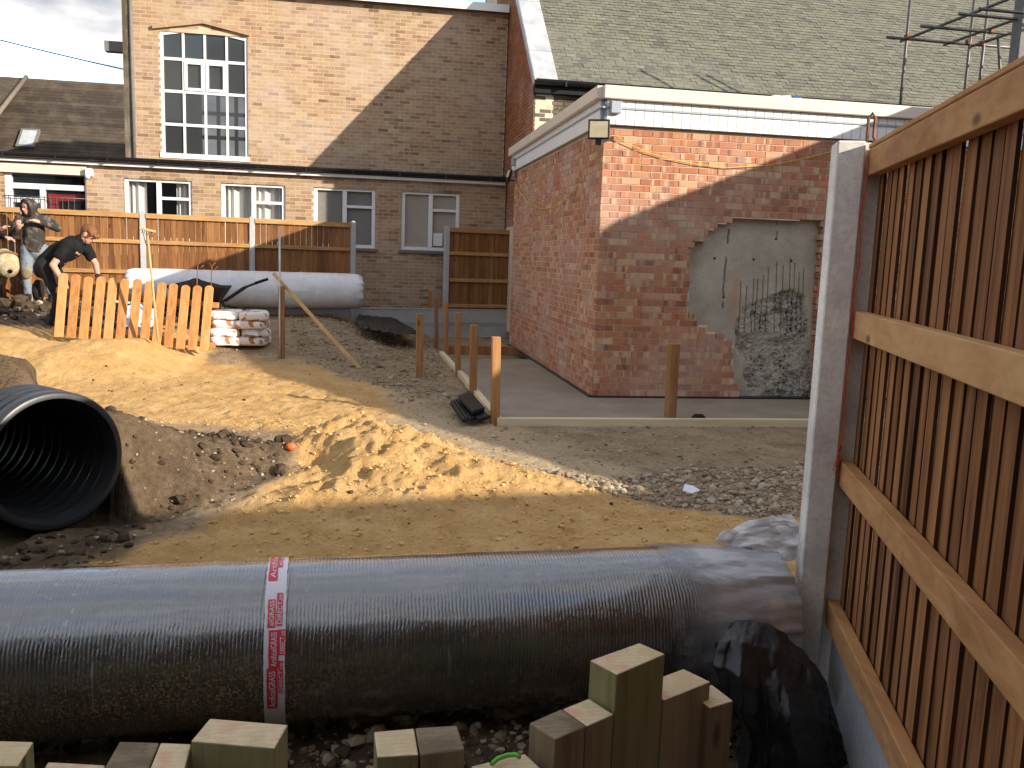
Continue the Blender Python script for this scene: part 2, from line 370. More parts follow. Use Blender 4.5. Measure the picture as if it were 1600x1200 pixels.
M['white_wrap'] = m_film('white_wrap', (.74, .735, .74), .35, 1.0, (6, 3, 6))
M['geotextile'] = m_film('black_geotextile', (.014, .014, .015), .45, 1.0, (12, 12, 12), 1.45)
M['sheet'] = m_film('clear_polythene', (.75, .76, .78), .2, .85)
def m_ground():
    t = NT('site_ground'); v = t.coord(); at = lambda n: (lambda a: (setattr(a, 'attribute_name', n), a.outputs['Fac'])[1])(t.new('ShaderNodeAttribute'))
    n1 = t.noise(v, 3.2, 6, .6); n2 = t.noise(v, 24, 5, .65); n3 = t.noise(v, 130, 4, .7)
    sand = t.ramp(n1, [(.30, (.54, .315, .118)), (.55, (.66, .41, .168)), (.75, (.73, .485, .23))]); sand = t.mix(.45, sand, t.ramp(n2, [(.25, .62), (.7, 1.2)]), 'MULTIPLY')
    dirt = t.ramp(n1, [(.30, (.25, .178, .105)), (.5, (.345, .252, .155)), (.72, (.43, .325, .21))]); dirt = t.mix(.6, dirt, t.ramp(n2, [(.3, .5), (.7, 1.4)]), 'MULTIPLY')
    dark = t.ramp(n1, [(.30, (.085, .059, .037)), (.55, (.15, .104, .065)), (.75, (.24, .165, .10))]); dark = t.mix(.6, dark, t.ramp(n2, [(.3, .5), (.7, 1.5)]), 'MULTIPLY')
    pale = t.ramp(n2, [(.30, (.44, .325, .185)), (.70, (.62, .475, .295))])
    c = t.mix(at('pale'), dirt, pale); c = t.mix(at('sand'), c, sand); c = t.mix(at('dark'), c, dark)
    # small pale chips of stone in the dirt
    vo = t.new('ShaderNodeTexVoronoi'); vo.inputs['Scale'].default_value = 34; t.ln(v, vo.inputs['Vector'])
    chip = t.math('MULTIPLY', t.ramp(vo.outputs['Distance'], [(.10, 1.0), (.17, 0.0)]), t.ramp(t.noise(v, 18, 2), [(.55, 0.0), (.62, .8)]))
    chip = t.math('MULTIPLY', chip, t.math('SUBTRACT', 1.0, at('sand'))); c = t.mix(chip, c, (.50, .44, .35))
    h = t.math('ADD', n2, t.math('MULTIPLY', n3, .5)); t.bump(h, .95, .030)
    return t.out(c, .95, .12)
M['ground'] = m_ground()
def m_stone():
    t = NT('rubble_stone'); ge = t.new('ShaderNodeNewGeometry'); c = t.ramp(ge.outputs['Random Per Island'], [(0, (.20, .145, .09)), (.45, (.31, .235, .155)), (.8, (.40, .32, .225)), (.97, (.46, .39, .31)), (1, (.36, .15, .08))])
    f = t.noise(t.coord(), 60, 4, .7); c = t.mix(.5, c, t.ramp(f, [(.3, .6), (.7, 1.3)]), 'MULTIPLY'); t.bump(f, .5, .004); return t.out(c, .92, .15)
M['stone'] = m_stone()
M['clod'] = m_plain('soil_clod', (.075, .052, .033), .95, .1, var=.5, nscale=12, bump=.8, bscale=70, bdist=.01)
M['sand_clod'] = m_plain('sand_clod', (.61, .38, .155), .95, .1, var=.25, nscale=12, bump=.8, bscale=90, bdist=.008)

# ================================================================== GROUND
PIPE_C = np.array([-1.63, 4.98, 0.385]); PIPE_A = np.array([-0.70, 0.714, 0.0]); PIPE_S = np.array([0.714, 0.70, 0.0]); PIPE_R = 0.40
def proj_arr(x, y, z=0.0):
    d = np.stack([x, y, np.zeros_like(x)+z-CAM_H], -1); q = d @ RM.T; w = np.maximum(q[..., 2], .05)
    return 800+F_PX*q[..., 0]/w, 600+F_PX*q[..., 1]/w
def poly_sd(px, py, poly):                       # signed distance (inside positive) to a polygon
    P = np.array(poly, float); best = np.full(px.shape, 1e12); ins = np.zeros(px.shape, bool)
    for i in range(len(P)):
        a, b = P[i], P[(i+1) % len(P)]; e = b-a; t = np.clip(((px-a[0])*e[0]+(py-a[1])*e[1])/(e@e), 0, 1)
        best = np.minimum(best, (px-a[0]-t*e[0])**2+(py-a[1]-t*e[1])**2)
        c = (a[1] > py) != (b[1] > py); xi = (b[0]-a[0])*(py-a[1])/((b[1]-a[1]) if b[1] != a[1] else 1e-9)+a[0]
        ins ^= c & (px < xi)
    return np.where(ins, 1, -1)*np.sqrt(best)
SAND = [[(-500, 530), (0, 547), (330, 560), (420, 566), (510, 580), (590, 605), (640, 640), (560, 662), (480, 676), (330, 655), (150, 640), (0, 640), (-500, 670)],
        [(440, 700), (520, 665), (600, 650), (720, 690), (850, 745), (950, 775), (1100, 792), (1250, 796), (1400, 796), (1400, 920), (1100, 1000), (300, 1010), (60, 960), (110, 880), (250, 840), (400, 795), (470, 750)]]
DARK = [[(-500, 842), (120, 832), (200, 846), (130, 884), (60, 905), (20, 1010), (-500, 1010)], [(-900, 1030), (2400, 985), (2400, 3000), (-900, 3000)],
        [(-500, 470), (100, 476), (330, 500), (345, 556), (330, 557), (0, 545), (-500, 528)]]
PALE = [[(430, 560), (560, 590), (680, 630), (800, 665), (920, 700), (1000, 745), (900, 775), (780, 730), (640, 655), (500, 668), (420, 660), (520, 630)]]
GRAVEL = [(850, 735), (960, 742), (1060, 722), (1275, 722), (1275, 800), (1200, 808), (1080, 788), (960, 772), (880, 752)]
def in_slab(x, y): return (np.minimum(x-1.30, 14.2-y) > 0) & ((y > 8.30)) 
def pipe_ts(x, y):
    dx = x-PIPE_C[0]; dy = y-PIPE_C[1]
    return dx*PIPE_A[0]+dy*PIPE_A[1], dx*PIPE_S[0]+dy*PIPE_S[1]
def mound(x, y):
    t, s = pipe_ts(x, y)
    wob = fbm(x, y, 1.7, 3, 31)*.16
    side = np.clip(1-(s-.42+wob*np.clip((s-.42)*3, 0, 1))/1.8, 0, 1)**1.25; t0 = -.16+.10*fbm(x, y, 2.2, 2, 88)
    h = .60*side*ss(t, t0, t0+.42)*(1-ss(t, 1.7, 2.8)*ss(s, .2, .9))
    h = np.where(s < .40, 0, h)
    left = .45*ss(-s, .36, .7)*ss(t, -.1, .5); return np.where(s < -.36, left, h)
def gauss(x, y, cx, cy, sx, sy, a=0.0):
    c, s = math.cos(a), math.sin(a); u = (x-cx)*c+(y-cy)*s; v = -(x-cx)*s+(y-cy)*c
    return np.exp(-.5*((u/sx)**2+(v/sy)**2))
def masks(x, y):
    px, py = proj_arr(x, y); sc_ = np.clip((py-380)/260, .25, 2.2)
    px = px+fbm(x, y, 1.6, 4, 51)*34*sc_; py = py+fbm(x, y, 2.0, 4, 57)*20*sc_
    f = lambda polys, w: np.max([ss(poly_sd(px, py, p)/sc_, -w, w) for p in polys], 0)
    sand, dark, pale = f(SAND, 9), f(DARK, 9), f(PALE, 14)
    mo = mound(x, y); t, s = pipe_ts(x, y); hp = np.maximum(gauss(x, y, .05, 6.5, .42, .5), gauss(x, y, .4, 6.0, .5, .45)); dm = np.maximum(ss(mo, .02, .07), ss(t, -.30, -.12)*(1-ss(t, .5, .7))*ss(s, -1.2, -.6)*(1-ss(s, 1.35, 1.7))); dm = dm*(1-ss(hp, .25, .5)); dark = np.maximum(dark, dm)
    streak = ss(fbm(x+.4*y, y*.5, 2.6, 4, 77), .28, .55)*dm*.7; dark = dark*(1-streak)
    sand = sand*(1-dm)+streak*.6
    inp = (np.abs(s) < .34) & (t > -.3) & (t < 5); dark = np.where(inp, 1, dark)
    return np.clip(sand, 0, 1), np.clip(dark, 0, 1), np.clip(pale, 0, 1)*.9
def gauss(x, y, cx, cy, sx, sy, a=0.0):
    c, s = math.cos(a), math.sin(a); u = (x-cx)*c+(y-cy)*s; v = -(x-cx)*s+(y-cy)*c
    return np.exp(-.5*((u/sx)**2+(v/sy)**2))
def terrain(x, y):
    z = np.full(x.shape, -.05)
    z = z+.36*ss(y, 11.6, 15.0)*(1-ss(x, -.9, .9))
    z = z+.20*ss(y, 12.2, 13.2)*(1-ss(x, -2.6, -1.9))
    wob = 1+.35*fbm(x, y, 1.1, 3, 5)
    crest = .30*np.exp(-.5*((y-11.9-.12*np.sin(x*2.1))/.62)**2)*ss(-x, 2.0, 3.1)*wob; z = z+crest
    z = z+.10*gauss(x, y, -3.35, 12.1, .45, .4)
    lump = fbm(x, y, 3.0, 5, 11, .55)
    heap = .30*gauss(x, y, .02, 6.55, .42, .42)+.15*gauss(x, y, .45, 6.0, .55, .45)+.10*gauss(x, y, -.45, 5.6, .7, .35)+.09*gauss(x, y, .9, 5.6, .5, .35)+.07*gauss(x, y, -.6, 4.6, 1.0, .4)
    z = z+heap*(1+.55*lump)
    z = z+.055*gauss(x, y, 1.9, 4.7, .7, .4)+.05*gauss(x, y, 1.2, 4.3, .6, .35)
    sand, dark, pale = masks(x, y)
    # fine unevenness: trampled sand, rough soil
    near = 1-ss(y, 9, 14)
    z = z+sand*(.026*fbm(x, y, 3.8, 5, 21, .6)+(.021*fbm(x, y, 14, 3, 23)-.022*ss(fbm(x, y, 7.5, 3, 26), .28, .55))*(.45+.55*near))
    z = z+(1-sand)*(.018*fbm(x, y, 2.5, 4, 41)+.012*fbm(x, y, 17, 3, 43)*(.4+.6*near))+dark*(.045*fbm(x, y, 6, 5, 45, .6))*(1-.5*ss(mound(x, y), .05, .3))
    z = z+mound(x, y)
    t, s = pipe_ts(x, y)
    inp = (np.abs(s) < .36) & (t > .02) & (t < 5); z = np.where(inp, -.06, z)
    # slab and building stand on formed ground
    z = np.where((x > 1.26) & (y > 8.22), np.minimum(z, -.075), z)
    z = np.where((x > 1.26) & (y > 13.3), -.16+.05*fbm(x, y, 3, 4, 61), z)
    return z
NJ, NI = 640, 700
Yj = 1.1*(21.5/1.1)**(np.linspace(0, 1, NJ)); U = np.linspace(-.86, .80, NI)
GY = np.repeat(Yj[:, None], NI, 1); GX = U[None, :]*(GY+1.5)
GZ = terrain(GX, GY)
def mesh_np(name, V, Fq, mats):
    me = bpy.data.meshes.new(name); nv, nf, k = len(V), len(Fq), Fq.shape[1]
    me.vertices.add(nv); me.vertices.foreach_set('co', np.ascontiguousarray(V, np.float32).ravel())
    me.loops.add(nf*k); me.loops.foreach_set('vertex_index', np.ascontiguousarray(Fq, np.int32).ravel())
    me.polygons.add(nf); me.polygons.foreach_set('loop_start', np.arange(0, nf*k, k, dtype=np.int32))
    me.update(calc_edges=True); me.validate(); me.polygons.foreach_set('use_smooth', np.zeros(nf, bool))
    for mt in (mats if isinstance(mats, list) else [mats]): me.materials.append(mt)
    return me
idx = np.arange(NJ*NI).reshape(NJ, NI)
quads = np.stack([idx[:-1, :-1], idx[:-1, 1:], idx[1:, 1:], idx[1:, :-1]], -1).reshape(-1, 4)
gme = mesh_np('ground', np.stack([GX, GY, GZ], -1).reshape(-1, 3), quads, M['ground'])
gme.polygons.foreach_set('use_smooth', np.ones(len(quads), bool))
for nm, arr in zip(('sand', 'dark', 'pale'), masks(GX, GY)):
    a = gme.attributes.new(nm, 'FLOAT', 'POINT'); a.data.foreach_set('value', arr.astype(np.float32).ravel())
ground = tag(link(bpy.data.objects.new('ground', gme)), kind='structure')
b = MB(); b.add([(-400, -400, -.32), (400, -400, -.32), (400, 400, -.32), (-400, 400, -.32)], [(0, 1, 2, 3)])
tag(b.build('surrounding_ground', m_plain('plain_dirt', (.22, .17, .11), .95, .1)), kind='structure')
def gz(x, y): return float(terrain(np.array([float(x)]), np.array([float(y)]))[0])

# concrete path (fresh slab) along two sides of the red building
sl_far = 13.35
b = MB(); b.box((1.36, 8.40, -.12), (2.62, sl_far, 0)); b.box((2.62, 8.40, -.12), (9.0, 9.72, -.002))
path = tag(b.build('concrete_path', M['slab'], bevel=.006), kind='structure')

# ------------------------------------------------------------------ pieces
UNIT = {}
def unit_cube(mat, key):
    if key not in UNIT:
        q = MB(); q.box((-1, -1, -1), (1, 1, 1)); UNIT[key] = q.mesh(key, mat)
    return UNIT[key]
def pieces(parent, name, mat, items, n_single=300, rank=None):
    """items: (centre, ax, ay, az) half axes; the ones nearest the camera become objects, the rest one mesh"""
    key = rank or (lambda it: np.linalg.norm(np.array(it[0])-CP))
    items = sorted(items, key=key); base = _base(parent); me = unit_cube(mat, name+'_'+mat.name)
    for c, ax, ay, az in items[:n_single]:
        o = bpy.data.objects.new(name, me); COL.objects.link(o); o.parent = parent
        mm = Matrix.Identity(4)
        for i in range(3): mm[i][0] = ax[i]; mm[i][1] = ay[i]; mm[i][2] = az[i]; mm[i][3] = c[i]-base[i]
        o.matrix_local = mm
    rest = items[n_single:]
    if rest:
        C_ = np.array([r[0] for r in rest]); A = np.array([r[1] for r in rest]); B = np.array([r[2] for r in rest]); Z = np.array([r[3] for r in rest])
        sg = [(-1,-1,-1),(1,-1,-1),(1,1,-1),(-1,1,-1),(-1,-1,1),(1,-1,1),(1,1,1),(-1,1,1)]
        V = np.stack([C_+i*A+j*B+k*Z for i, j, k in sg], 1).reshape(-1, 3)-base
        fl = np.einsum('ij,ij->i', np.cross(A, B), Z) < 0
        Fb = np.array([(3,2,1,0),(4,5,6,7),(0,1,5,4),(1,2,6,5),(2,3,7,6),(3,0,4,7)])
        Fq = (Fb[None]+8*np.arange(len(rest))[:, None, None]); Fq[fl] = Fq[fl][:, :, ::-1]
        o = bpy.data.objects.new('far_'+name+'s', mesh_np(name+'s', V, Fq.reshape(-1, 4), mat)); COL.objects.link(o); o.parent = parent; o.location = (0, 0, 0); o['kind'] = 'stuff'
def bricks(O, u, n, length, z0, z1, depth=.03, holes=(), skip=None, course=.075, bl=.225, start=0.0, j=.010):
    """wall face at O + u*s, outward normal n; holes: (s0, s1, z0, z1)"""
    O = np.array(O, float); u = np.array(u, float); n = np.array(n, float); out = []; k = 0; z = z0
    while z < z1-.02:
        h = min(course, z1-z); s = start-(bl/2 if k % 2 else 0)
        while s < length:
            segs = [(max(s, 0), min(s+bl-j, length))]
            for a0, a1, h0, h1 in holes:
                if z+h*.5 > h0 and z+h*.5 < h1:
                    new = []
                    for p, q in segs:
                        if q <= a0 or p >= a1: new.append((p, q)); continue
                        if p < a0: new.append((p, a0))
                        if q > a1: new.append((a1, q))
                    segs = new
            for p, q in segs:
                if q-p < .03: continue
                if skip and skip((p+q)/2, z+h/2): continue
                e = rng.normal(0, .0007); cz = z+(h-j)/2
                c = O+u*(p+q)/2-n*(depth/2-e); c = np.array([c[0], c[1], cz])
                tilt = rng.normal(0, .0018)
                out.append((c, u*(q-p)/2+np.array([0, 0, 1])*tilt*.1, n*depth/2, np.array([0, 0, 1])*(h-j)/2))
            s += bl
        z += course; k += 1
    return out
def wall_cells(mb, O, u, n, length, z0, z1, holes, thick, inset):
    """solid wall behind the brick faces, with openings"""
    O = np.array(O, float)-np.array(n)*inset; u = np.array(u, float); n = np.array(n, float)
    S = sorted({0, length, *[h[0] for h in holes], *[h[1] for h in holes]}); Zs = sorted({z0, z1, *[h[2] for h in holes], *[h[3] for h in holes]})
    S = [s for s in S if 0 <= s <= length]; Zs = [z for z in Zs if z0 <= z <= z1]
    for i in range(len(S)-1):
        for k in range(len(Zs)-1):
            sm, zm = (S[i]+S[i+1])/2, (Zs[k]+Zs[k+1])/2
            if any(h[0] < sm < h[1] and h[2] < zm < h[3] for h in holes): continue
            c = O+u*sm-n*thick/2; mb.obox((c[0], c[1], zm), u*(S[i+1]-S[i])/2, n*thick/2, np.array([0, 0, (Zs[k+1]-Zs[k])/2]))

# ================================================================== RED BRICK BUILDING
RX, RY, RB, RXE, RH = 2.60, 9.70, 15.60, 10.6, 3.03
red = thing('brick_outbuilding', (RX, RY, 0), 'flat roofed red brick building with a broken out wall patch and white fascia', 'building')
hole_px = [(1145, 343), (1136, 352), (1121, 352), (1121, 362), (1106, 362), (1106, 373), (1086, 376), (1084, 384), (1080, 384), (1076, 450), (1075, 492), (1090, 497), (1092, 507), (1106, 507), (1107, 516), (1120, 517), (1121, 526), (1134, 526), (1136, 535), (1147, 537), (1145, 556), (1147, 600), (1155, 606), (1160, 625), (1273, 625), (1277, 470), (1283, 346)]
hole = [(p[0]-RX, p[2]) for p in (ony(q, RY) for q in hole_px)]
def in_hole(s, z): return bool(poly_sd(np.array([s]), np.array([z]), hole)[0] > 0)
hcut = []
for k in range(30):                               # opening of the broken out patch, course by course
    zc = .02+k*.075+.034; xs_ = []
    for i in range(len(hole)):
        (xa, za), (xb, zb) = hole[i], hole[(i+1) % len(hole)]
        if (za > zc) != (zb > zc): xs_.append(xa+(xb-xa)*(zc-za)/(zb-za))
    if len(xs_) >= 2: hcut.append((min(xs_)+rng.normal(0, .006), max(xs_)+rng.normal(0, .007), zc-.03, zc+.03))
fr = bricks((RX, RY, 0), (1, 0, 0), (0, -1, 0), RXE-RX, 0.02, RH, .1025, holes=hcut)
le = bricks((RX, RY+.1035, 0), (0, 1, 0), (-1, 0, 0), RB-RY-.104, 0.02, RH, .05, start=-.1125)
pieces(red, 'brick', M['brick_red'], fr+le, 300, rank=lambda it: (0 if abs(it[2][1]) > .03 else 1, it[0][0]))
b = MB()
# mortar bed between the bricks (cells left out where the wall is broken away)
cs, cz = .05, .0375
for i in range(int((RXE-RX)/cs)):
    for k in range(int(RH/cz)+1):
        s, z = (i+.5)*cs, (k+.5)*cz
        if s < 3.2 and z < 2.3 and poly_sd(np.array([s]), np.array([z]), hole)[0] > -.018: continue
        y = RY+.008; x0 = RX+i*cs; z0 = k*cz
        if i == 0: x0 += .008
        b.add([(x0, y, z0), (RX+(i+1)*cs, y, z0), (RX+(i+1)*cs, y, z0+cz), (x0, y, z0+cz)], [(0, 1, 2, 3)])
b.add([(RX+.008, RY+.008, 0), (RX+.008, RB, 0), (RX+.008, RB, RH+.03), (RX+.008, RY+.008, RH+.03)], [(3, 2, 1, 0)])
b.build('mortar', M['mortar'], red)
b = MB(); b.box((RX+.11, RY+.30, -.1), (RXE, RB, 3.25)); b.build('inner_core', M['panel_concrete'], red)
# concrete wall exposed in the hole: cracks, saw cuts, drill holes and a hacked area
x0, x1, z0, z1 = RX+.95, RX+2.85, -.02, 2.25; n_i, n_k = 330, 390
XX, ZZ = np.meshgrid(np.linspace(x0, x1, n_i), np.linspace(z0, z1, n_k), indexing='ij')
hack_px = [(1150, 500), (1158, 478), (1210, 462), (1222, 455), (1262, 462), (1262, 500), (1268, 560), (1270, 622), (1175, 624), (1165, 600), (1158, 580), (1152, 545)]
hk = [(p[0], p[2]) for p in (ony(q, RY+.12) for q in hack_px)]
hm = ss(poly_sd(XX+.05*fbm(XX, ZZ, 5, 3, 3), ZZ+.05*fbm(XX, ZZ, 5, 3, 4), hk), -.02, .03)
rough = fbm(XX, ZZ, 9, 5, 71, .62); facet = np.abs(fbm(XX, ZZ, 16, 3, 75))
rough2 = fbm(XX, ZZ, 26, 3, 83, .6); patch = .35+.65*ss(fbm(XX, ZZ, 4.5, 3, 93), -.35, .15); hm = hm*patch; dep = hm*(.03+.05*rough+.05*facet+.010*rough2)+.0035*fbm(XX, ZZ, 3, 4, 79)
dk = hm*ss(-rough, -.05, .35)*.0
cut = np.zeros_like(XX)
for xs, zt in ((1157, 440), (1166, 447), (1177, 436), (1183, 436), (1192, 430), (1200, 418), (1213, 410), (1223, 415), (1234, 405), (1241, 410), (1248, 425), (1255, 420)):
    p = ony((xs, zt), RY+.12); q = ony((xs-3, 520), RY+.12)
    line = p[0]+(ZZ-p[2])/(q[2]-p[2])*(q[0]-p[0])
    cut = np.maximum(cut, np.exp(-((XX-line)/.0045)**2)*(ZZ < p[2])*(ZZ > q[2]))
for (a, b_, w_) in (((1139, 352), (1134, 400), .010), ((1134, 400), (1128, 482), .009), ((1214, 345), (1213, 375), .006), ((1212, 392), (1211, 405), .006)):
    p = ony(a, RY+.12); q = ony(b_, RY+.12); t = np.clip((ZZ-p[2])/(q[2]-p[2]), 0, 1); line = p[0]+t*(q[0]-p[0])+.012*fbm(ZZ, ZZ, 18, 3, 9)
    cut = np.maximum(cut, np.exp(-((XX-line)/w_)**2)*(t > 0)*(t < 1)*ss(fbm(XX*0+3, ZZ, 14, 3, 14), -.35, .1))
for hp in ((1116, 404), (1177, 406), (1236, 408), (1212, 374), (1130, 465)):
    p = ony(hp, RY+.12); cut = np.maximum(cut, np.exp(-(((XX-p[0])**2+(ZZ-p[2])**2)/.013**2)**2)*1.6)
drill = np.zeros_like(XX)
for _ in range(26):
    pz = rng.uniform(.1, 1.15); pxx = rng.uniform(RX+1.85, RX+2.62)
    drill = np.maximum(drill, np.exp(-(((XX-pxx)**2+(ZZ-pz)**2)/.014**2)**2))
dep = dep+cut*.02+drill*hm*.05
V = np.stack([XX, RY+.105+dep, ZZ], -1).reshape(-1, 3)-np.array(WL[red.name]); idx = np.arange(n_i*n_k).reshape(n_i, n_k)
Fq = np.stack([idx[:-1, :-1], idx[1:, :-1], idx[1:, 1:], idx[:-1, 1:]], -1).reshape(-1, 4)
def m_hack():
    t = NT('exposed_concrete'); v = t.coord(); at = lambda n: (lambda a: (setattr(a, 'attribute_name', n), a.outputs['Fac'])[1])(t.new('ShaderNodeAttribute'))
    a = t.noise(v, 3, 6, .6); c = t.ramp(a, [(.3, (.33, .285, .22)), (.55, (.44, .39, .31)), (.75, (.52, .465, .38))])
    g = t.noise(v, 30, 5, .7); h = t.ramp(g, [(.34, (.17, .155, .13)), (.52, (.33, .30, .25)), (.66, (.50, .46, .39))]); c = t.mix(at('hack'), c, h)
    c = t.mix(.4, c, t.ramp(t.noise(v, 60, 4, .7), [(.3, .65), (.7, 1.3)]), 'MULTIPLY')
    c = t.mix(at('dirt'), c, (.06, .05, .04)); c = t.mix(at('orange'), c, (.50, .22, .12))  # dirt attribute: recess shade painted into cuts and drill holes
    t.bump(g, .5, .006); return t.out(c, .9, .15)
me = mesh_np('concrete_wall', V, Fq, m_hack()); me.polygons.foreach_set('use_smooth', (hm[:-1, :-1].ravel() < .5))
p = ony((1149, 437), RY+.12); orange = np.exp(-(((XX-p[0])/.06)**2+((ZZ-p[2]+.15)/.25)**2))*.55
for nm, arr in (('hack', hm), ('dirt', np.clip(cut*.8+drill*hm, 0, 1)), ('orange', orange)):  # the dirt values follow cuts and holes, painting their shade near black
    a = me.attributes.new(nm, 'FLOAT', 'POINT'); a.data.foreach_set('value', arr.astype(np.float32).ravel())
o = link(bpy.data.objects.new('exposed_concrete', me), red, WL[red.name]); o['label'] = 'grey concrete with saw cuts and a hacked rough patch'
# damp course strip at the foot
b = MB(); b.box((RX-.012, RY-.012, -.005), (RXE, RY+.09, .018)); b.box((RX-.035, RY-.01, -.005), (RX+.05, RB, .022)); b.build('damp_course', M['black'], red)
# fascia: projecting cap, white clad band
def fascia_run(a, b_, n, z0):
    a, b_, n = np.array(a, float), np.array(b_, float), np.array(n, float); u = (b_-a)/np.linalg.norm(b_-a); L = np.linalg.norm(b_-a)
    c = MB(); mid = (a+b_)/2
    c.obox(mid+n*.045+np.array([0, 0, z0+.335]), u*(L/2+.05), n*.075, np.array([0, 0, .07])); c.build('cap_board', M['cap'], red, bevel=.008)
    c = MB(); c.obox(mid+n*.018+np.array([0, 0, z0+.13]), u*(L/2+.016), n*.03, np.array([0, 0, .132])); c.build('backing_board', M['grey_box'], red)
    c = MB(); c.obox(mid+n*.062+np.array([0, 0, z0+.178]), u*(L/2+.05), n*.011, np.array([0, 0, .010])); c.build('cover_strip', M['grey_box'], red)
    its = []; k = 0; s = .0
    while s < L:
        w = min(.108, L-s); p_ = a+u*(s+w/2)
        for zc, hz in ((.085, .082), (.226, .034)):
            its.append((p_+n*.053+np.array([0, 0, z0+zc]), u*(w/2-.004), n*.0052, np.array([0, 0, hz])))
        s += .108
    return its
it = fascia_run((RX, RY, 0), (RXE, RY, 0), (0, -1, 0), 3.045)+fascia_run((RX, RB, 0), (RX, RY, 0), (-1, 0, 0), 3.045)
pieces(red, 'cladding_panel', M['white'], it, 200)
b = MB(); b.box((RX+.06, RY+.06, 3.25), (RXE-.03, RB-.03, 3.385)); b.build('roof_deck', M['black_matt'], red)
# junction boxes on the fascia
for px, nrm in (((962, 168), 'y'), ((803, 253), 'x')):
    if nrm == 'y': c = ony(px, RY-.085); b = MB(); b.box((c[0]-.06, c[1]-.035, c[2]-.065), (c[0]+.06, c[1]+.03, c[2]+.065))
    else: c = onx(px, RX-.085); b = MB(); b.box((c[0]-.035, c[1]-.06, c[2]-.065), (c[0]+.03, c[1]+.06, c[2]+.065))
    bx_ = b.build('junction_box', M['grey_box'], red, bevel=.008)

# ================================================================== BUFF BRICK BUILDING (single-storey front, tall block behind)
LY, UY = 19.0, 19.45; LX0, LX1 = -13.0, 2.98
UX0 = float(ony((194, 120), UY)[0]); UTOP = float(ony((700, 14), UY)[2]); GUT = float(ony((400, 258), LY-.1)[2])
buff = thing('buff_brick_building', (LX0, LY, 0), 'buff brick building with tall gridded white window above a low window row', 'building')
def rect_on(pxs, Y):
    P = np.array([ony(p, Y) for p in pxs]); return P[:, 0].min(), P[:, 0].max(), P[:, 2].min(), P[:, 2].max()
win_px = [((193, 274), (300, 280), 391), ((345, 284), (446, 289), 391), ((490, 291), (587, 296), 388), ((628, 297), (719, 302), 391)]
wins = []
zs = float(ony((640, 391), LY)[2])
for a, b_, yb in win_px:
    A, B = ony(a, LY), ony(b_, LY); wins.append((A[0], B[0], zs, (A[2]+B[2])/2))
zh = np.mean([w[3] for w in wins]); wins = [(w[0], w[1], zs, zh) for w in wins]
s0 = ony((5, 262), LY); s1 = ony((135, 300), LY); shop = (s0[0], s1[0], .9, float(ony((70, 270), LY)[2]))
holes = [(w[0]-LX0, w[1]-LX0, w[2], w[3]) for w in wins+[shop]]
lw = bricks((LX0, LY, 0), (1, 0, 0), (0, -1, 0), LX1-LX0, 0.0, GUT-.12, .03, holes=holes, j=.011)
b = MB(); wall_cells(b, (LX0, LY, 0), (1, 0, 0), (0, -1, 0), LX1-LX0, -.2, GUT-.1, holes, .24, .0025); b.build('mortar_wall', M['mortar_cream'], buff)
# upper wall with the pentagon headed window
bl = ony((255.5, 242), UY); br = ony((386.7, 249.5), UY); tl = ony((249, 48), UY); ap = ony((319, 41), UY)
bx0, bx1, bz0 = float(bl[0])-.03, float(br[0])+.02, float((bl[2]+br[2])/2); bz1 = float(tl[2]); bza = float(ap[2]); bxm = (bx0+bx1)/2
def pent(s, z):
    x = UX0+s; return bx0 < x < bx1 and z > bz0 and z < bz1+(bza-bz1)*(1-abs(x-bxm)/(bx1-bx0)*2)
uh = [(bx0-UX0, bx1-UX0, bz0, bz1)]
uw = bricks((UX0, UY, 0), (1, 0, 0), (0, -1, 0), LX1-UX0, GUT-.1, UTOP, .03, holes=uh, skip=pent, j=.011)
pieces(buff, 'brick', M['brick_cream'], lw+uw, 300, rank=lambda it: (0 if abs(it[0][0]-.2) < 4 else 1, abs(it[0][2]-1.8)))
b = MB(); wall_cells(b, (UX0, UY, 0), (1, 0, 0), (0, -1, 0), LX1-UX0, GUT-.3, UTOP, [(bx0-UX0, bx1-UX0, bz0, bz1+.0)], .25, .0025)
b.build('upper_mortar_wall', M['mortar_cream'], buff)
# side walls, rear wall with its own big window, roof
BY = 26.5
oq = [ony(p, BY) for p in ((312, 146), (397, 255))]
ox0, ox1, oz1, oz0 = float(oq[0][0]), float(oq[1][0]), float(oq[0][2]), max(3.6, float(oq[1][2]))
b = MB(); b.box((UX0+.02, UY+.26, 0), (UX0+.27, BY, UTOP-.02)); wall_cells(b, (UX0+.02, BY, 0), (1, 0, 0), (0, -1, 0), LX1-UX0-.04, 0, UTOP-.02, [(ox0-UX0, ox1-UX0, oz0, oz1)], .25, 0)
b.box((UX0+.27, UY+.26, GUT-.35), (LX1-.02, BY, GUT-.2)); b.build('rear_block', M['plaster'], buff)
b = MB(); b.box((UX0-.12, UY-.14, UTOP+.005), (LX1-.01, BY+.4, UTOP+.12)); b.build('upper_roof', M['black_matt'], buff)
b = MB(); b.box((UX0-.16, UY-.19, UTOP-.02), (LX1-.012, UY-.142, UTOP+.135)); b.build('upper_fascia', M['white'], buff)
for k in range(1, 3):
    x = ox0+(ox1-ox0)*k/3; b = MB(); b.box((x-.05, BY+.05, oz0), (x+.05, BY+.12, oz1)); b.box((ox0, BY+.052, oz0+(oz1-oz0)*(.36 if k == 1 else .72)-.05), (ox1, BY+.118, oz0+(oz1-oz0)*(.36 if k == 1 else .72)+.05)); b.build('rear_window_bar', M['upvc'], buff)
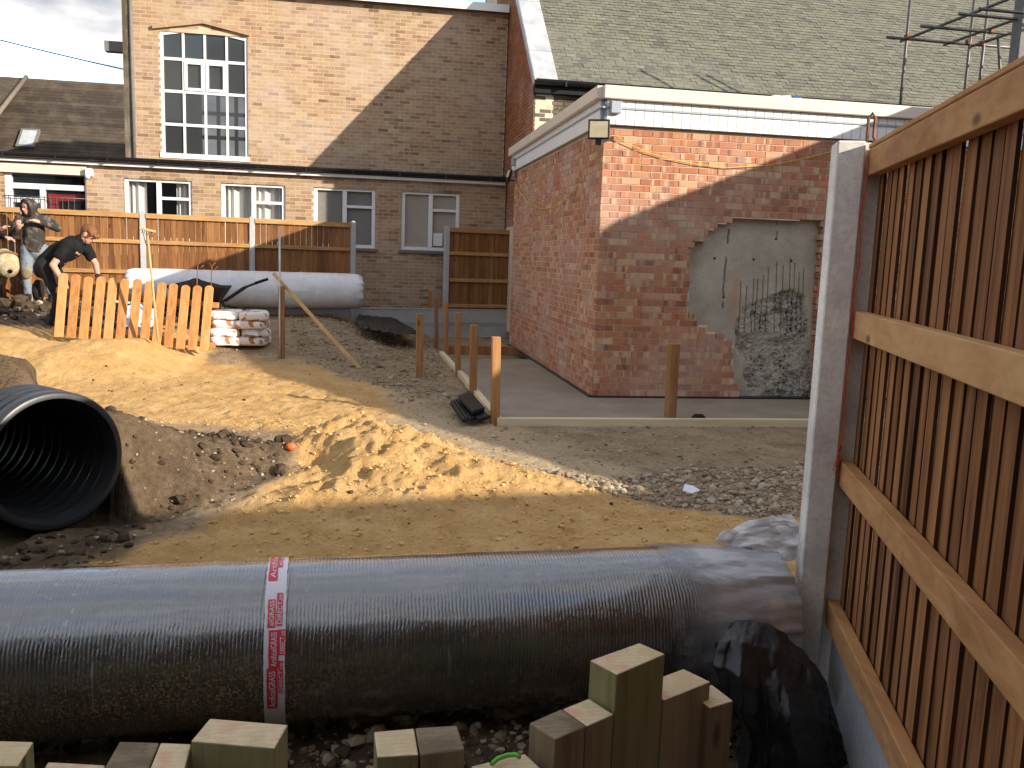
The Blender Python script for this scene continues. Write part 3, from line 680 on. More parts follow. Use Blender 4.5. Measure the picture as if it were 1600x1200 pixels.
# big window
bigw = MB(); y0, y1 = UY+.03, UY+.10; T = .06
tz = [bz0]+[float(ony((251.5+i, y), UY)[2]) for i, y in ((4, 193), (2.5, 141), (1, 90))]
cols = [bx0]+[bx0+(bx1-bx0)*f for f in (.26, .505, .755)]+[bx1]
top_at = lambda x: bz1+(bza-bz1)*(1-abs(x-bxm)/(bx1-bx0)*2)
for i, x in enumerate(cols):
    w = T if i in (0, 4) else .045; xa = x if i == 0 else (x-w if i == 4 else x-w/2); bigw.box((xa, y0, bz0), (xa+w, y1, top_at(x)-.01))
for z in tz[1:]: bigw.box((bx0+.01, y0+.004, z-.028), (bx1-.01, y1-.004, z+.028))
bigw.box((bx0-.03, y0-.05, bz0-.05), (bx1+.03, y1, bz0+.05))
for a, c in (((bx0, bz1), (bxm, bza)), ((bxm, bza), (bx1, bz1))):
    bigw.prism([(a[0], y0-.005, a[1]-.08), (c[0], y0-.005, c[1]-.08), (c[0], y0-.005, c[1]+.0), (a[0], y0-.005, a[1])], (0, .08, 0))
bw = bigw.build('window', M['upvc'], buff)
for i in range(4):
    for k in range(4):
        xa, xb = cols[i]+.02, cols[i+1]-.02; za = tz[k]+.02
        zb = [tz[k+1]-.02]*2 if k < 3 else [top_at(xa)-.07, top_at(xb)-.07]
        q = MB(); e = rng.normal(0, .004)
        q.add([(xa, y0+.03+e, za), (xb, y0+.03-e, za), (xb, y0+.03-e, zb[1]), (xa, y0+.03+e, zb[0])], [(0, 1, 2, 3)]); q.build('pane', M['glass_dark'], bw)
for i in (1, 2):                                 # the two opening lights
    q = MB(); xa, xb, za, zb = cols[i]+.02, cols[i+1]-.02, tz[2]+.03, tz[3]-.03; yy = y0-.02
    q.box((xa, yy, za), (xa+.055, y0+.02, zb)); q.box((xb-.055, yy, za), (xb, y0+.02, zb)); q.box((xa+.055, yy+.001, za), (xb-.055, y0+.02, za+.055)); q.box((xa+.055, yy+.001, zb-.055), (xb-.055, y0+.02, zb)); q.build('sash', M['upvc'], bw)
q = MB()
for a, c in (((bx0-.12, bz1+.02), (bxm, bza+.04)), ((bxm, bza+.04), (bx1+.04, bz1+.02))):
    q.prism([(a[0], UY-.07, a[1]), (c[0], UY-.07, c[1]), (c[0], UY-.07, c[1]+.075), (a[0], UY-.07, a[1]+.075)], (0, .2, 0))
q.build('window_hood', M['brick_cream'], buff)
# low windows
def window(w, style):
    xa, xb, za, zb = w; yy = LY+.035; q = MB(); t = .075
    q.box((xa, yy, za), (xa+t, yy+.08, zb)); q.box((xb-t, yy, za), (xb, yy+.08, zb)); q.box((xa+t, yy+.001, zb-t), (xb-t, yy+.079, zb)); q.box((xa+t, yy+.001, za), (xb-t, yy+.079, za+t))
    xm = xa+(xb-xa)*.5; q.box((xm-.045, yy-.006, za+t), (xm+.045, yy+.075, zb-t)); zt = zb-(zb-za)*.31
    q.box((xm+.045, yy+.004, zt-.03), (xb-t, yy+.07, zt+.03)); wo_ = q.build('window', M['upvc'], buff, bevel=.006)
    for x0_, x1_, z0_, z1_ in ((xa+t, xm-.045, za+t, zb-t), (xm+.045, xb-t, za+t, zt-.03), (xm+.045, xb-t, zt+.03, zb-t)):
        q = MB(); q.add([(x0_-.01, yy+.04, z0_-.01), (x1_+.01, yy+.04, z0_-.01), (x1_+.01, yy+.04, z1_+.01), (x0_-.01, yy+.04, z1_+.01)], [(0, 1, 2, 3)]); q.build('pane', M['glass'], wo_)
    q = MB(); q.box((xa-.06, LY-.06, za-.055), (xb+.06, LY+.05, za-.004)); q.build('sill', M['slate_sill'], wo_)
    if style.startswith('curtain'):
        spans = {'curtain_open': [(xa+.06, xa+(xb-xa)*.30), (xa+(xb-xa)*.74, xb-.06)], 'curtain_shut': [(xa+.06, xb-.06)]}[style]
        for p_, q_ in spans:
            n_ = int((q_-p_)/.012); P = [[(p_+(q_-p_)*i/n_, LY+.2+.03*math.sin(i*.62+2.2*math.sin(i*.13)), z) for z in (za-.1, zb+.02)] for i in range(n_+1)]
            c = MB(); c.grid(P); c.build('curtain', M['curtain'], wo_)
    else:
        c = MB(); n_ = int((zb-za-.06)/.028)
        for i in range(n_):
            z = za+.05+i*.028; c.obox(((xa+xb)/2, LY+.12, z), ((xb-xa)/2-.05, 0, 0), (0, .004, .0142), (0, -.0005, .0002))
        c.build('blind', M['blind_grey' if style == 'grey' else 'blind_beige'], wo_)
    return wo_
ws = [window(w, s) for w, s in zip(wins, ('curtain_open', 'curtain_shut', 'grey', 'beige'))]
c0 = ony((677, 364), LY+.03); q = MB(); q.box((c0[0], LY+.071, c0[2]-.27), (c0[0]+.20, LY+.0735, c0[2])); nt = q.build('notice', M['paper'], ws[3])
q = MB(); q.box((LX0+.3, LY+.26, -.1), (LX1-.02, 23, -.02)); q.box((LX0+.3, 22.9, 0), (LX1-.02, 23, GUT-.4)); q.box((LX0+.3, LY+.26, GUT-.45), (LX1-.02, 23, GUT-.38))
for x in (-7.6, -4.75, -2.75, -.8, 1.2): q.box((x+.55, LY+.26, 0), (x+.62, 22.9, GUT-.46))
q.build('rooms', M['dark_room'], buff)
# lean-to roof edge, gutter, soffit
q = MB(); q.prism([(LX0, LY-.18, GUT-.03), (LX0, UY-.002, GUT+.06), (LX0, UY-.002, GUT-.05), (LX0, LY-.18, GUT-.08)], (LX1-.03-LX0, 0, 0)); q.build('lean_to_roof', M['black_matt'], buff)
q = MB()
pr = [(LY-.20+.065*math.cos(a), GUT-.01+.075*math.sin(a)) for a in np.linspace(math.pi, 2*math.pi, 9)]
q.grid([[(x, y, z) for y, z in pr] for x in np.linspace(LX0, LX1-.03, 40)]); q.box((LX0, LY-.27, GUT-.012), (LX1-.03, LY-.258, GUT+.008))
q.build('gutter', M['black'], buff)
q = MB()
for x in np.arange(LX0+.4, LX1, .95): q.box((x, LY-.272, GUT-.09), (x+.03, LY-.135, GUT+.006))
q.build('gutter_brackets', M['black'], buff)
q = MB(); q.box((LX0, LY-.13, GUT-.155), (LX1-.03, LY-.005, GUT-.095)); q.build('soffit_board', M['white'], buff)
# corner pier strip, downpipe and stub beam on the tall block
q = MB(); q.box((UX0-.002, UY-.05, GUT+.05), (UX0+.13, UY-.004, UTOP-.03)); q.build('corner_pier', M['brick_grime'], buff)
q = MB(); q.tube([(UX0+.17, UY-.06, GUT+.04), (UX0+.17, UY-.06, UTOP-.05)], .035); q.build('downpipe', M['slate_sill'], buff)
c0 = ony((178, 73), UY+.3); q = MB(); q.box((c0[0]-.16, c0[1]-.1, c0[2]-.11), (UX0+.03, c0[1]+.1, c0[2]+.09)); q.build('stub_beam', M['slate_sill'], buff)
# shop front at the far left
sx0, sx1, sz0, sz1 = shop; q = MB()
q.box((sx0, LY+.05, sz0), (sx0+.12, LY+.15, sz1)); q.box((sx1-.04, LY+.05, sz0), (sx1, LY+.15, sz1)); zt = float(ony((70, 292), LY)[2])
q.box((sx0+.12, LY+.052, zt-.05), (sx1-.04, LY+.148, zt+.06)); xm = (sx0+sx1)/2-.08; q.box((xm-.05, LY+.051, sz0), (xm+.05, LY+.149, zt-.05)); q.box((sx0+.12, LY+.052, zt-.32), (xm-.05, LY+.14, zt-.22))
sf = q.build('shop_window', M['upvc'], buff, bevel=.008)
q = MB(); q.box((sx0+.12, LY+.11, sz0), (sx1-.04, LY+.114, sz1)); q.build('pane', M['glass'], sf)
q = MB(); q.box((xm+.06, LY+.2, sz0), (sx1-.1, LY+.26, zt-.1)); q.build('red_door', M['red_paint'], sf)
q = MB(); q.box((sx0+.2, LY+.35, sz0), (xm-.1, LY+.5, zt-.42)); q.build('blue_display', M['blue'], sf)
q = MB(); q.box((xm+.3, LY+.165, sz0), (sx1-.06, LY+.195, zt-.25)); q.build('dark_panel', M['dark_room'], sf)
q = MB(); q.box((sx0-.1, LY-.05, sz1-.02), (sx1+.02, LY-.004, sz1+.16)); q.build('sign_board', M['cap'], buff)
q = MB()
for i in range(int((sx1-sx0-.1)/.11)): x = sx0+.08+i*.11; q.tube([(x, LY-.03, sz0), (x, LY-.03, zt-.18)], .008, 5)
for z in (zt-.2, zt-.5): q.tube([(sx0, LY-.03, z), (sx1, LY-.03, z)], .010, 5)
q.build('window_grille', M['steel'], buff)
c0 = ony((138, 268), LY-.1); q = MB(); q.box((c0[0]-.05, c0[1]-.05, c0[2]-.09), (c0[0]+.07, LY+.0, c0[2]+.06)); q.sphere((c0[0]-.0, c0[1]-.06, c0[2]-.1), .05); q.build('security_camera', M['white'], buff, bevel=.01)
a = ony((192, 108), UY-.05); e = np.array([-22.0, 30.0, 10.6]); pts = [a+(e-a)*t+np.array([0, 0, -.35*4*t*(1-t)]) for t in np.linspace(0, 1, 24)]
q = MB(); q.tube(pts, .014, 5); tag(q.build('overhead_wire', M['black']), 'thin black overhead wire reaching from the buff building corner into the sky', 'wire')

# ================================================================== SLATE ROOFED HALL
GX_ = 3.0; E_ = np.array([GX_, 16.03, 4.71]); SLP = .90; RIDGE_Y = 21.6; HXE = 22.0
hall = thing('slate_roofed_hall', (GX_, 16.2, 0), 'old hall with a steep weathered grey slate roof and red brick gable', 'building')
zr = lambda y: E_[2]+(y-E_[1])*SLP
b = MB(); b.prism([(GX_+.012, 16.2, 0), (GX_+.012, 27.0, 0), (GX_+.012, 27.0, zr(16.2)-.05), (GX_+.012, RIDGE_Y, zr(RIDGE_Y)-.05), (GX_+.012, 16.2, zr(16.2)-.08)], (.35, 0, 0)); b.build('gable_mortar', M['mortar'], hall)
gb = bricks((GX_, 16.2, 0), (0, 1, 0), (-1, 0, 0), 5.2, 2.2, 8.6, .03, skip=lambda s, z: z > zr(16.2+s)-.10)
pieces(hall, 'gable_brick', M['brick_old'], gb, 0)
b = MB(); b.box((GX_+.362, 16.22, 0), (HXE, 16.6, 4.66)); b.build('front_mortar', M['mortar_dark'], hall)
fb = bricks((GX_+.0, 16.2, 0), (1, 0, 0), (0, -1, 0), 3.2, 2.9, 4.66, .03); pieces(hall, 'front_brick', M['brick_grime'], fb, 0)
up = np.array([0, 1, SLP]); up /= np.linalg.norm(up); nr = np.array([0, -SLP, 1]); nr /= np.linalg.norm(nr)
b = MB(); L = (RIDGE_Y-E_[1])*math.hypot(1, SLP)
b.obox(E_+np.array([(HXE-GX_)/2, 0, 0])+up*L/2-nr*.075, ((HXE-GX_)/2, 0, 0), up*L/2, nr*.05); roof = b.build('roof', M['slate'], hall)
b = MB(); b.prism([(GX_, RIDGE_Y, zr(RIDGE_Y)), (GX_, 27.3, zr(16.0)), (GX_, 27.3, zr(16.0)-.1), (GX_, RIDGE_Y, zr(RIDGE_Y)-.1)], (HXE-GX_, 0, 0)); b.build('rear_roof', M['slate'], hall)
tiles = []; ga, tw = .112, .185; nrow = int(min(L, 5.6)/ga)
for r_ in range(nrow):
    off = (tw/2 if r_ % 2 else 0)
    for i in range(int(15.0/tw)):
        x = GX_+.40+off+i*tw+rng.normal(0, .002)
        if x > 18: break
        p_ = E_+up*(r_*ga+.10)-nr*(.012-rng.normal(0, .0025)); p_[0] = x
        tl_ = up*.115+nr*-.0135
        tiles.append((p_, np.array([tw/2-.003, 0, rng.normal(0, .0008)]), tl_, nr*.007))
pieces(roof, 'slate', M['slate'], tiles, 300)
# lead verge sheets
for k, (ya, yb) in enumerate(((16.0, 16.72), (16.73, 17.4), (17.41, 18.1), (18.11, 18.8), (18.81, 19.6), (19.61, 20.6), (20.61, 21.6))):
    b = MB(); A = np.array([GX_, ya, zr(ya)]); B = np.array([GX_, yb, zr(yb)]); w = .43
    b.obox((A+B)/2+np.array([w/2-.04, 0, 0])+nr*(.032+.003*(k % 2)), (w/2, 0, 0), (B-A)/2*.997, nr*.012); b.obox((A+B)/2+np.array([-.046, 0, 0])-nr*.03, (.006, 0, 0), (B-A)/2*.995, nr*.07); b.build('lead_sheet', M['lead'], roof, bevel=.006)
b = MB(); pr = [(15.95+.08*math.cos(a), 4.71+.09*math.sin(a)) for a in np.linspace(math.pi, 2*math.pi, 9)]; b.grid([[(x, y, z) for y, z in pr] for x in np.linspace(GX_-.03, 18, 30)])
for x in np.arange(GX_+.5, 18, .9): b.box((x, 15.865, 4.60), (x+.03, 16.19, 4.715))
b.build('gutter', M['black'], hall)
b = MB(); b.box((GX_-.02, 16.04, 4.50), (HXE, 16.195, 4.63)); b.build('eaves_board', M['black_matt'], hall)

# ================================================================== TILED HOUSE behind, at far left
HY = 30.0
r0 = ony((0, 122), HY+3); r1 = ony((196, 131), HY+3); house = thing('tiled_house', (float(r0[0]), HY, 0), 'house with a dark mossy plain tiled roof and small rooflight', 'building')
ez = 3.4; rz_ = float((r0[2]+r1[2])/2); ry = HY+3
b = MB(); b.prism([(-24, HY-.3, ez), (-24, ry, rz_), (-24, ry, rz_-.15), (-24, HY-.3, ez-.15)], (24+float(r1[0])+1.2, 0, 0)); hr = b.build('roof', M['dark_tile'], house)
b = MB(); b.prism([(-24, ry+.001, rz_), (-24, ry+3.3, ez), (-24, ry+3.3, ez-.15), (-24, ry+.001, rz_-.15)], (24+float(r1[0])+1.2, 0, 0)); b.build('rear_roof', M['dark_tile'], house)
b = MB(); n_rows = 30
for k in range(n_rows):                          # tile courses stand proud one above the other
    t = (k+.5)/n_rows; y = HY-.3+(3.3)*t; z = ez+(rz_-ez)*t
    b.obox((-24+(24+r1[0]+1.2)/2, y, z+.018), ((24+float(r1[0])+1.2)/2, 0, 0), (0, 3.3/n_rows*.52, (rz_-ez)/n_rows*.52-.006), (0, -.004, .006))
b.build('tile_courses', M['dark_tile'], hr)
b = MB(); b.box((-24, HY, -.2), (float(r1[0])+.8, HY+6, ez-.1)); b.build('wall', M['brick_cream'], house)
v0 = ony((46, 128), ry-.3); v1 = ony((-25, 240), HY-1.2)
b = MB(); b.prism([v0+np.array([0, -.1, .1]), v1+np.array([0, -.6, .1]), v1+np.array([-9, -.6, .1]), v0+np.array([-9, -.1, .1])], (0, -.3, -.12)); b.build('cross_roof', M['dark_tile'], hr)
b = MB(); b.tube([v0+np.array([0, -.25, .12]), v1+np.array([0, -.75, .12])], .07, 8); b.build('hip_ridge', M['mortar_dark'], hr)
c0 = ony((45, 221), HY+.1); b = MB(); u2 = np.array([0, 3.3, rz_-ez]); u2 /= np.linalg.norm(u2); n2_ = np.array([0, -u2[2], u2[1]])
cc = onplane((45, 219), (0, HY-.3, ez), n2_)+n2_*.06; b.obox(cc, (.28, 0, 0), u2*.42, n2_*.05); sk_ = b.build('rooflight', M['slate_sill'], house)
b = MB(); b.obox(cc+n2_*.052, (.21, 0, 0), u2*.34, n2_*.004); b.build('pane', m_plain('rooflight_glass', (.42, .46, .48), .15, .6, bump=0), sk_)

# ================================================================== UNSEEN OUTBUILDINGS to the right, added and shaped to throw the yard's shadow edges
def shed(name, label, prof, x0, x1, mat_w):
    t_ = thing(name, (x0, (prof[0][0]+prof[-1][0])/2, -.1), label, 'outbuilding')
    b = MB(); b.prism([(x0+.1, y, -.2) for y in (prof[0][0]+.1, prof[-1][0]-.1)]+[(x0+.1, min(max(y, prof[0][0]+.1), prof[-1][0]-.1), z-.1) for y, z in prof[::-1]], (x1-x0-.2, 0, 0)); b.build('wall', mat_w, t_)
    for (ya, za), (yb, zb) in zip(prof[:-1], prof[1:]):
        b = MB(); b.prism([(x0, ya, za), (x0, yb, zb), (x0, yb, zb-.1), (x0, ya, za-.1)], (x1-x0, 0, 0)); b.build('roof_slope', M['dark_tile'], t_)
shed('unseen_pitched_shed', 'unseen pitched roof shed shape added to shade the near yard', [(-9.5, 2.6), (-4.6, 4.98), (1.05, 2.46)], 8.0, 13.0, M['brick_old'])
shed('unseen_lean_to_shed', 'unseen sloping roof shed shape added to shade the path and red building front', [(1.10, 2.40), (5.7, 4.14), (8.2, 4.18)], 8.0, 13.0, M['brick_cream'])

back = thing('unseen_added_house', (-4.0, -3.0, -.1), 'unseen dark house added behind the viewer for the turf roll to reflect', 'house')  # unseen house, added so the roll's lower half reflects something dark
b = MB(); b.box((-13, -10, -.2), (3.6, -2.6, 5.0)); b.build('wall', m_plain('dark_reflection_wall', (.05, .045, .042), .9, .1), back)  # wall colour kept dark for that reflection
b = MB(); b.prism([(-13.3, -2.3, 4.95), (-13.3, -6.3, 7.4), (-13.3, -10.3, 4.95)], (17.2, 0, 0)); b.build('roof', M['dark_tile'], back)
for x in (-9, -4.5, .5):
    b = MB(); b.box((x, -2.62, 3.6), (x+1.5, -2.55, 4.9)); wi = b.build('window', M['upvc'], back); b = MB(); b.box((x+.08, -2.552, 3.68), (x+1.42, -2.545, 4.82)); b.build('pane', M['glass_dark'], wi)

# ================================================================== SCAFFOLD standing on the flat roof
scaf = thing('scaffold', (7.8, 13.6, 3.385), 'steel tube scaffold standing on the flat roof before the slate roof', 'scaffold')
def tube(a, b_, nm='tube'):
    q = MB(); q.tube([a, b_], .0245, 8); return q.build(nm, M['steel'], scaf)
SY = 13.7
P1 = ony((1407, 60), SY); X1, Z1 = float(P1[0]), float(P1[2])
def xat(px, y_, z_): return float(ony(px, y_)[0])
st = []
for px in ((1410, 130), (1512, 100), (1535, 90)):
    Y_ = SY if px[0] < 1500 else SY-.05
    c = ony(px, Y_); st.append(float(c[0])); tube((c[0], Y_, 3.386), (c[0], Y_, 6.6))
for px, yy in (((1430, 58), SY-.05), ((1500, 60), SY-.05), ((1540, 66), SY-.05)):     # transoms running towards the yard
    c = ony(px, yy); tube((c[0], SY+.35, Z1+.05), (c[0], SY-3.2, Z1+.05))
for k, yy in enumerate((SY-.01, SY-.75, SY-1.5, SY-1.8)):
    tube((X1-.25+.1*k, yy, Z1-.0), (X1+3.2, yy, Z1-.0))
tube((st[1]-.1, SY-1.2, Z1+.15), (st[1]+.75, SY-1.0, Z1-1.2), 'brace'); tube((st[2]+.05, SY-.3, Z1+.1), (st[2]+.35, SY-.2, Z1-1.0), 'brace')
for c in [(x, y, Z1+.02) for x in st for y in (SY-.02,)]+[(float(ony((1500, 60), SY)[0]), SY-.75, Z1+.02)]:
    q = MB(); q.box((c[0]-.045, c[1]-.045, c[2]-.04), (c[0]+.045, c[1]+.045, c[2]+.05)); q.build('coupler', M['rust'], scaf, bevel=.01)
c = ony((1597, 40), 12.2); q = MB(); q.box((c[0]-.10, c[1]-.1, 3.386), (c[0]+.14, c[1]+.1, 6.2)); tag(q.build('timber_pole', M['slate_sill'], bevel=.02), 'thick dark grey pole standing beside the scaffold', 'pole')

# ================================================================== CLOSE BOARDED FENCE on the right
D = np.array([math.sin(FENCE_YAW), math.cos(FENCE_YAW), 0]); W = np.array([math.cos(FENCE_YAW), -math.sin(FENCE_YAW), 0]); UPV = np.array([0, 0, 1.0])
Q = np.array([1.582, 2.847, 0.0])
def fp(w, d, z): return Q+W*w+D*d+UPV*z
post = thing('fence_post', tuple(fp(.05, .06, -.1)), 'pitted concrete end post of the close boarded fence', 'post')
q = MB(); q.prism([fp(0, 0, -.1), fp(.092, 0, -.1), fp(.092, .045, -.1), fp(.168, .045, -.1), fp(.168, .12, -.1), fp(0, .12, -.1)], (0, 0, 2.10)); q.build('shaft', M['post_concrete'], post, bevel=.005)
fence = thing('close_boarded_fence', tuple(fp(.15, -.9, 0)), 'tall brown close boarded fence with tan rails beside the rolls of turf', 'fence')
FL = 2.75                                         # bay length towards the viewer and past
for k, (z0, z1) in enumerate(((1.885, 1.975), (1.33, 1.425), (.80, .89), (.272, .365))):
    q = MB(); c = fp(.106+.021, .035-FL/2, (z0+z1)/2); q.obox(c, W*.021, D*FL/2, UPV*(z1-z0)/2); q.build('rail', M['fence_rail'], fence, bevel=.004, seg=2)
q = MB(); q.obox(fp(.142, .03-FL/2, 1.985), W*.036, D*FL/2, UPV*.008); q.build('capping', M['fence_rail'], fence, bevel=.003)
nb = int(FL/.088)
for i in range(nb):
    d1 = .043-i*.088; q = MB(); t0, t1 = .009, .021; j1 = rng.normal(0, .0022); j2 = rng.normal(0, .002)
    # feather edge: the thin edge lies under the thick edge of the board before it
    w0 = .149; tz_ = 1.62+rng.normal(0, .003); wd = .098+rng.normal(0, .003); lf = rng.normal(0, .003)
    prof = [fp(w0+.009+j1, d1, .34), fp(w0+j1, d1-wd, .34), fp(w0+.010+j1, d1-wd, .34), fp(w0+.018+j1, d1, .34)]
    ex = np.array([W[0]*lf, W[1]*lf, tz_]); n_ = 4; vs = prof+[p_+ex for p_ in prof]
    q.add(vs, [(0, 4, 5, 1), (1, 5, 6, 2), (2, 6, 7, 3), (3, 7, 4, 0), (4, 7, 6, 5), (0, 1, 2, 3)], [0, 1, 0, 0, 0, 0]); q.build('board', [M['fence_board'], M['board_edge']], fence)
q = MB(); q.obox(fp(.152, .02-FL/2, .12), W*.022, D*FL/2, UPV*.15); q.build('gravel_board', M['panel_concrete'], fence, bevel=.006)

# ================================================================== REAR FENCE across the yard
FA = np.array([-5.92, 16.95, 0]); FD = np.array([1.90, .3375, 0]); FU = FD/np.linalg.norm(FD); FN = np.array([FU[1], -FU[0], 0]); FT = 2.12
near_names = ['behind the workers', 'behind the picket panel', 'behind the white roll', 'at the open gap by the grey window', 'by the notice window']
for k in range(-2, 6):
    p_ = FA+FD*k; c = p_+FN*.0; q = MB()
    q.obox((c[0], c[1], 1.0), FU*.05, FN*.05, UPV*(FT+.02-1.0+.0)); q.obox((c[0], c[1], FT+.03), FU*.03, FN*.03, UPV*.012)
    o = q.build('concrete_fence_post', M['panel_concrete'], None, (c[0], c[1], -.1), bevel=.008)
    if 0 <= k <= 4: tag(o, 'grey concrete post of the rear timber fence '+near_names[k], 'post', 'rear fence posts')
    else: tag(o, {-2: 'concrete post at the outer hidden end of the rear fence', -1: 'concrete post of the rear fence one bay beyond the hooded worker', 5: 'concrete post of the rear fence hidden by the red building'}[k], 'post', 'rear fence posts')
def panel(k, label, boards=True):
    a = FA+FD*k+FU*.052; e = FA+FD*(k+1)-FU*.052; L_ = np.linalg.norm(e-a); mid = (a+e)/2
    t_ = thing('timber_fence' if boards else 'concrete_fence', tuple(mid), label, 'fence', 'rear fence bays')
    for z0 in (-.15, .155):
        q = MB(); q.obox(mid+UPV*(z0+.15), FU*L_/2, FN*.018, UPV*.1495); q.obox(mid+FN*.024+UPV*(z0+.285), FU*L_/2, FN*.007, UPV*.013); q.obox(mid+FN*.024+UPV*(z0+.015), FU*L_/2, FN*.007, UPV*.012); q.build('gravel_board', M['panel_concrete'], t_)
    if not boards: return
    n_ = 17; w = L_/n_
    for i in range(n_):
        q = MB(); c = a+FU*(i+.5)*w; tw_ = rng.normal(0, .002)
        q.obox(c+UPV*(.46+(FT-.07))/2*1.0+FN*tw_, FU*(w/2-.003)+FN*.006, FN*.008, UPV*(FT-.07-.46)/2); q.build('board', M['rear_board'], t_)
    for z in (FT-.045, 1.60, 1.05, .52):
        hh = .045 if z > 2 else .036
        q = MB(); q.obox(mid+FN*(.036 if z < 2 else .03)+UPV*z, FU*L_/2, FN*(.024 if z < 2 else .034), UPV*hh); q.build('rail', M['rear_rail'], t_, bevel=.004)
panel(-2, 'brown boarded fence bay at the hidden left end'); panel(-1, 'brown boarded fence bay behind the hooded worker')
panel(0, 'sunlit brown boarded fence bay behind the bending worker'); panel(1, 'brown boarded fence bay behind the upright rake'); panel(2, 'brown boarded fence bay behind the white wrapped roll')
panel(3, 'low grey gravel boards left without a timber panel under the grey blind window', False); panel(4, 'brown boarded fence bay against the red brick building')

# ================================================================== STAKES AND FORMWORK
def stake(px, px_top, w, label, cap=False, tilt=0.0):
    g = onz(px, -.03); top = ony(px_top, g[1]); q = MB(); h = w/2
    base = np.array([g[0], g[1], -.22]); tp = np.array([top[0], g[1]+tilt, top[2]])
    q.prism([base+np.array(c) for c in ((-h, -h, 0), (h, -h, 0), (h, h, 0), (-h, h, 0))], tp-base)
    o = q.build('timber_stake', M['stake'], None, (g[0], g[1], -.22), bevel=.005); return tag(o, label, 'stake', 'timber stakes in the ground')
stake((774, 657), (775, 526), .085, 'stout square timber stake at the outer corner of the path formwork')
stake((739, 614), (741, 508), .085, 'square timber stake next along the path edge from the corner stake')
stake((716, 583), (716, 488), .075, 'timber stake in the middle of the row along the path edge')
stake((696, 552), (697, 474), .07, 'thin stake of the path edge row just before the far trench')
stake((682, 533), (682, 464), .07, 'dark stake beside the concrete post at the far trench')
stake((671, 518), (672, 455), .07, 'dark tall stake farthest along the path edge row')
stake((655, 587), (656, 490), .085, 'lone timber stake standing out in the dirt left of the path edge row')
stake((1047, 656), (1053, 537), .10, 'weathered brown stake before the broken out brick wall')
q = MB(); q.box((1.30, 8.335, -.14), (9.0, 8.398, .006)); tag(q.build('formwork_board', M['pale_timber'], bevel=.004), 'pale timber shuttering board along the front edge of the path', 'board', 'path shuttering')
q = MB(); q.box((1.285, 8.40, -.14), (1.358, 11.2, .006)); tag(q.build('formwork_board', M['pale_timber'], bevel=.004), 'pale timber shuttering board along the side edge of the path by the corner', 'board', 'path shuttering')
q = MB(); q.beam((1.322, 11.22, -.06), (1.26, 14.2, -.06), .07, .14); tag(q.build('formwork_board', M['pale_timber'], bevel=.004), 'far timber shuttering board running on to the trench', 'board', 'path shuttering')
q = MB(); q.beam((1.4, 14.6, -.01), (2.55, 14.5, .0), .05, .15); tag(q.build('trench_board', M['stake'], bevel=.004), 'brown board lying across the trench behind the path', 'board')
q = MB(); q.box((1.45, 13.72, -.12), (1.68, 13.83, -.055)); tag(q.build('loose_brick', M['brick_red'], bevel=.006), 'loose orange brick lying in the trench behind the path', 'brick')

# ================================================================== SLEEPERS in the foreground
def sleeper(c4, h, label, mat='sleeper', end='end_pale', slant=0.0):
    P = [onz(p, h) for p in c4]; n_ = len(P); bot = -.25; c = sum(P)/n_; q = MB()
    top = [np.array([p_[0], p_[1], h+slant*(i in (0, 1))]) for i, p_ in enumerate(P)]; lo = [np.array([p_[0], p_[1], bot]) for p_ in P]
    area = sum(P[i][0]*P[(i+1) % n_][1]-P[(i+1) % n_][0]*P[i][1] for i in range(n_))
    vs = lo+top; fs = [tuple(range(n_, 2*n_)), tuple(range(n_-1, -1, -1))]+[(i, (i+1) % n_, (i+1) % n_+n_, i+n_) for i in range(n_)]
    if area < 0: fs = [f[::-1] for f in fs]
    q.add(vs, fs, [1]+[0]*(n_+1)); o = q.build('sleeper', [M[mat], M[end]], None, (c[0], c[1], bot), bevel=.004, seg=2)
    return tag(o, label, 'sleeper', 'upright timber sleepers')
sleeper([(-40, 1156), (53, 1158.5), (28, 1197), (-75, 1196)], .40, 'pale topped upright sleeper farthest from the fence')
sleeper([(75, 1190), (165, 1195), (150, 1236), (50, 1232)], .33, 'low cut upright sleeper next to the dark topped one')
sleeper([(187, 1158), (249, 1160), (228, 1208), (160, 1205)], .37, 'dark weathered upright sleeper beside the tape marked section of the roll', 'sleeper_brown', 'end_dark')
sleeper([(251, 1160), (299, 1162), (285, 1215), (231, 1209)], .37, 'split topped upright sleeper against the wide green one', 'sleeper_brown')
sleeper([(328, 1122), (450, 1132), (429, 1169), (298, 1158)], .40, 'wide green upright sleeper below the red and white tape')
sleeper([(584, 1143), (647, 1137.5), (654, 1179), (589, 1183)], .40, 'pale topped narrow upright sleeper of the standing pair')
sleeper([(649, 1137), (714, 1133), (726, 1170), (657, 1179)], .40, 'grey topped narrow upright sleeper of the standing pair', 'sleeper_brown', 'end_dark')
sleeper([(735, 1197), (820, 1177), (848, 1203), (760, 1226)], .33, 'low upright sleeper under the green hose end')
sleeper([(827, 1129.5), (877, 1107.5), (915, 1134.5), (867.5, 1155)], .40, 'dark topped upright sleeper at the low end of the stepped group', 'sleeper_brown', 'end_dark')
sleeper([(879, 1107.5), (920, 1091), (959, 1116), (917, 1134.5)], .40, 'pale topped upright sleeper against the tallest one', 'sleeper_brown')
sleeper([(921.5, 1031.6), (999, 1004), (1039.6, 1021.5), (963.7, 1054)], .50, 'tallest upright sleeper, green with a pink end grain top')
sleeper([(1000, 1070), (1068, 1044.5), (1110.5, 1065), (1038, 1094)], .365, 'brown upright sleeper on the fence side of the tallest one', 'sleeper_brown')
sleeper([(1078, 1082), (1112, 1069), (1146, 1095), (1109, 1106)], .31, 'short upright sleeper tucked by the black fabric', 'sleeper_brown')

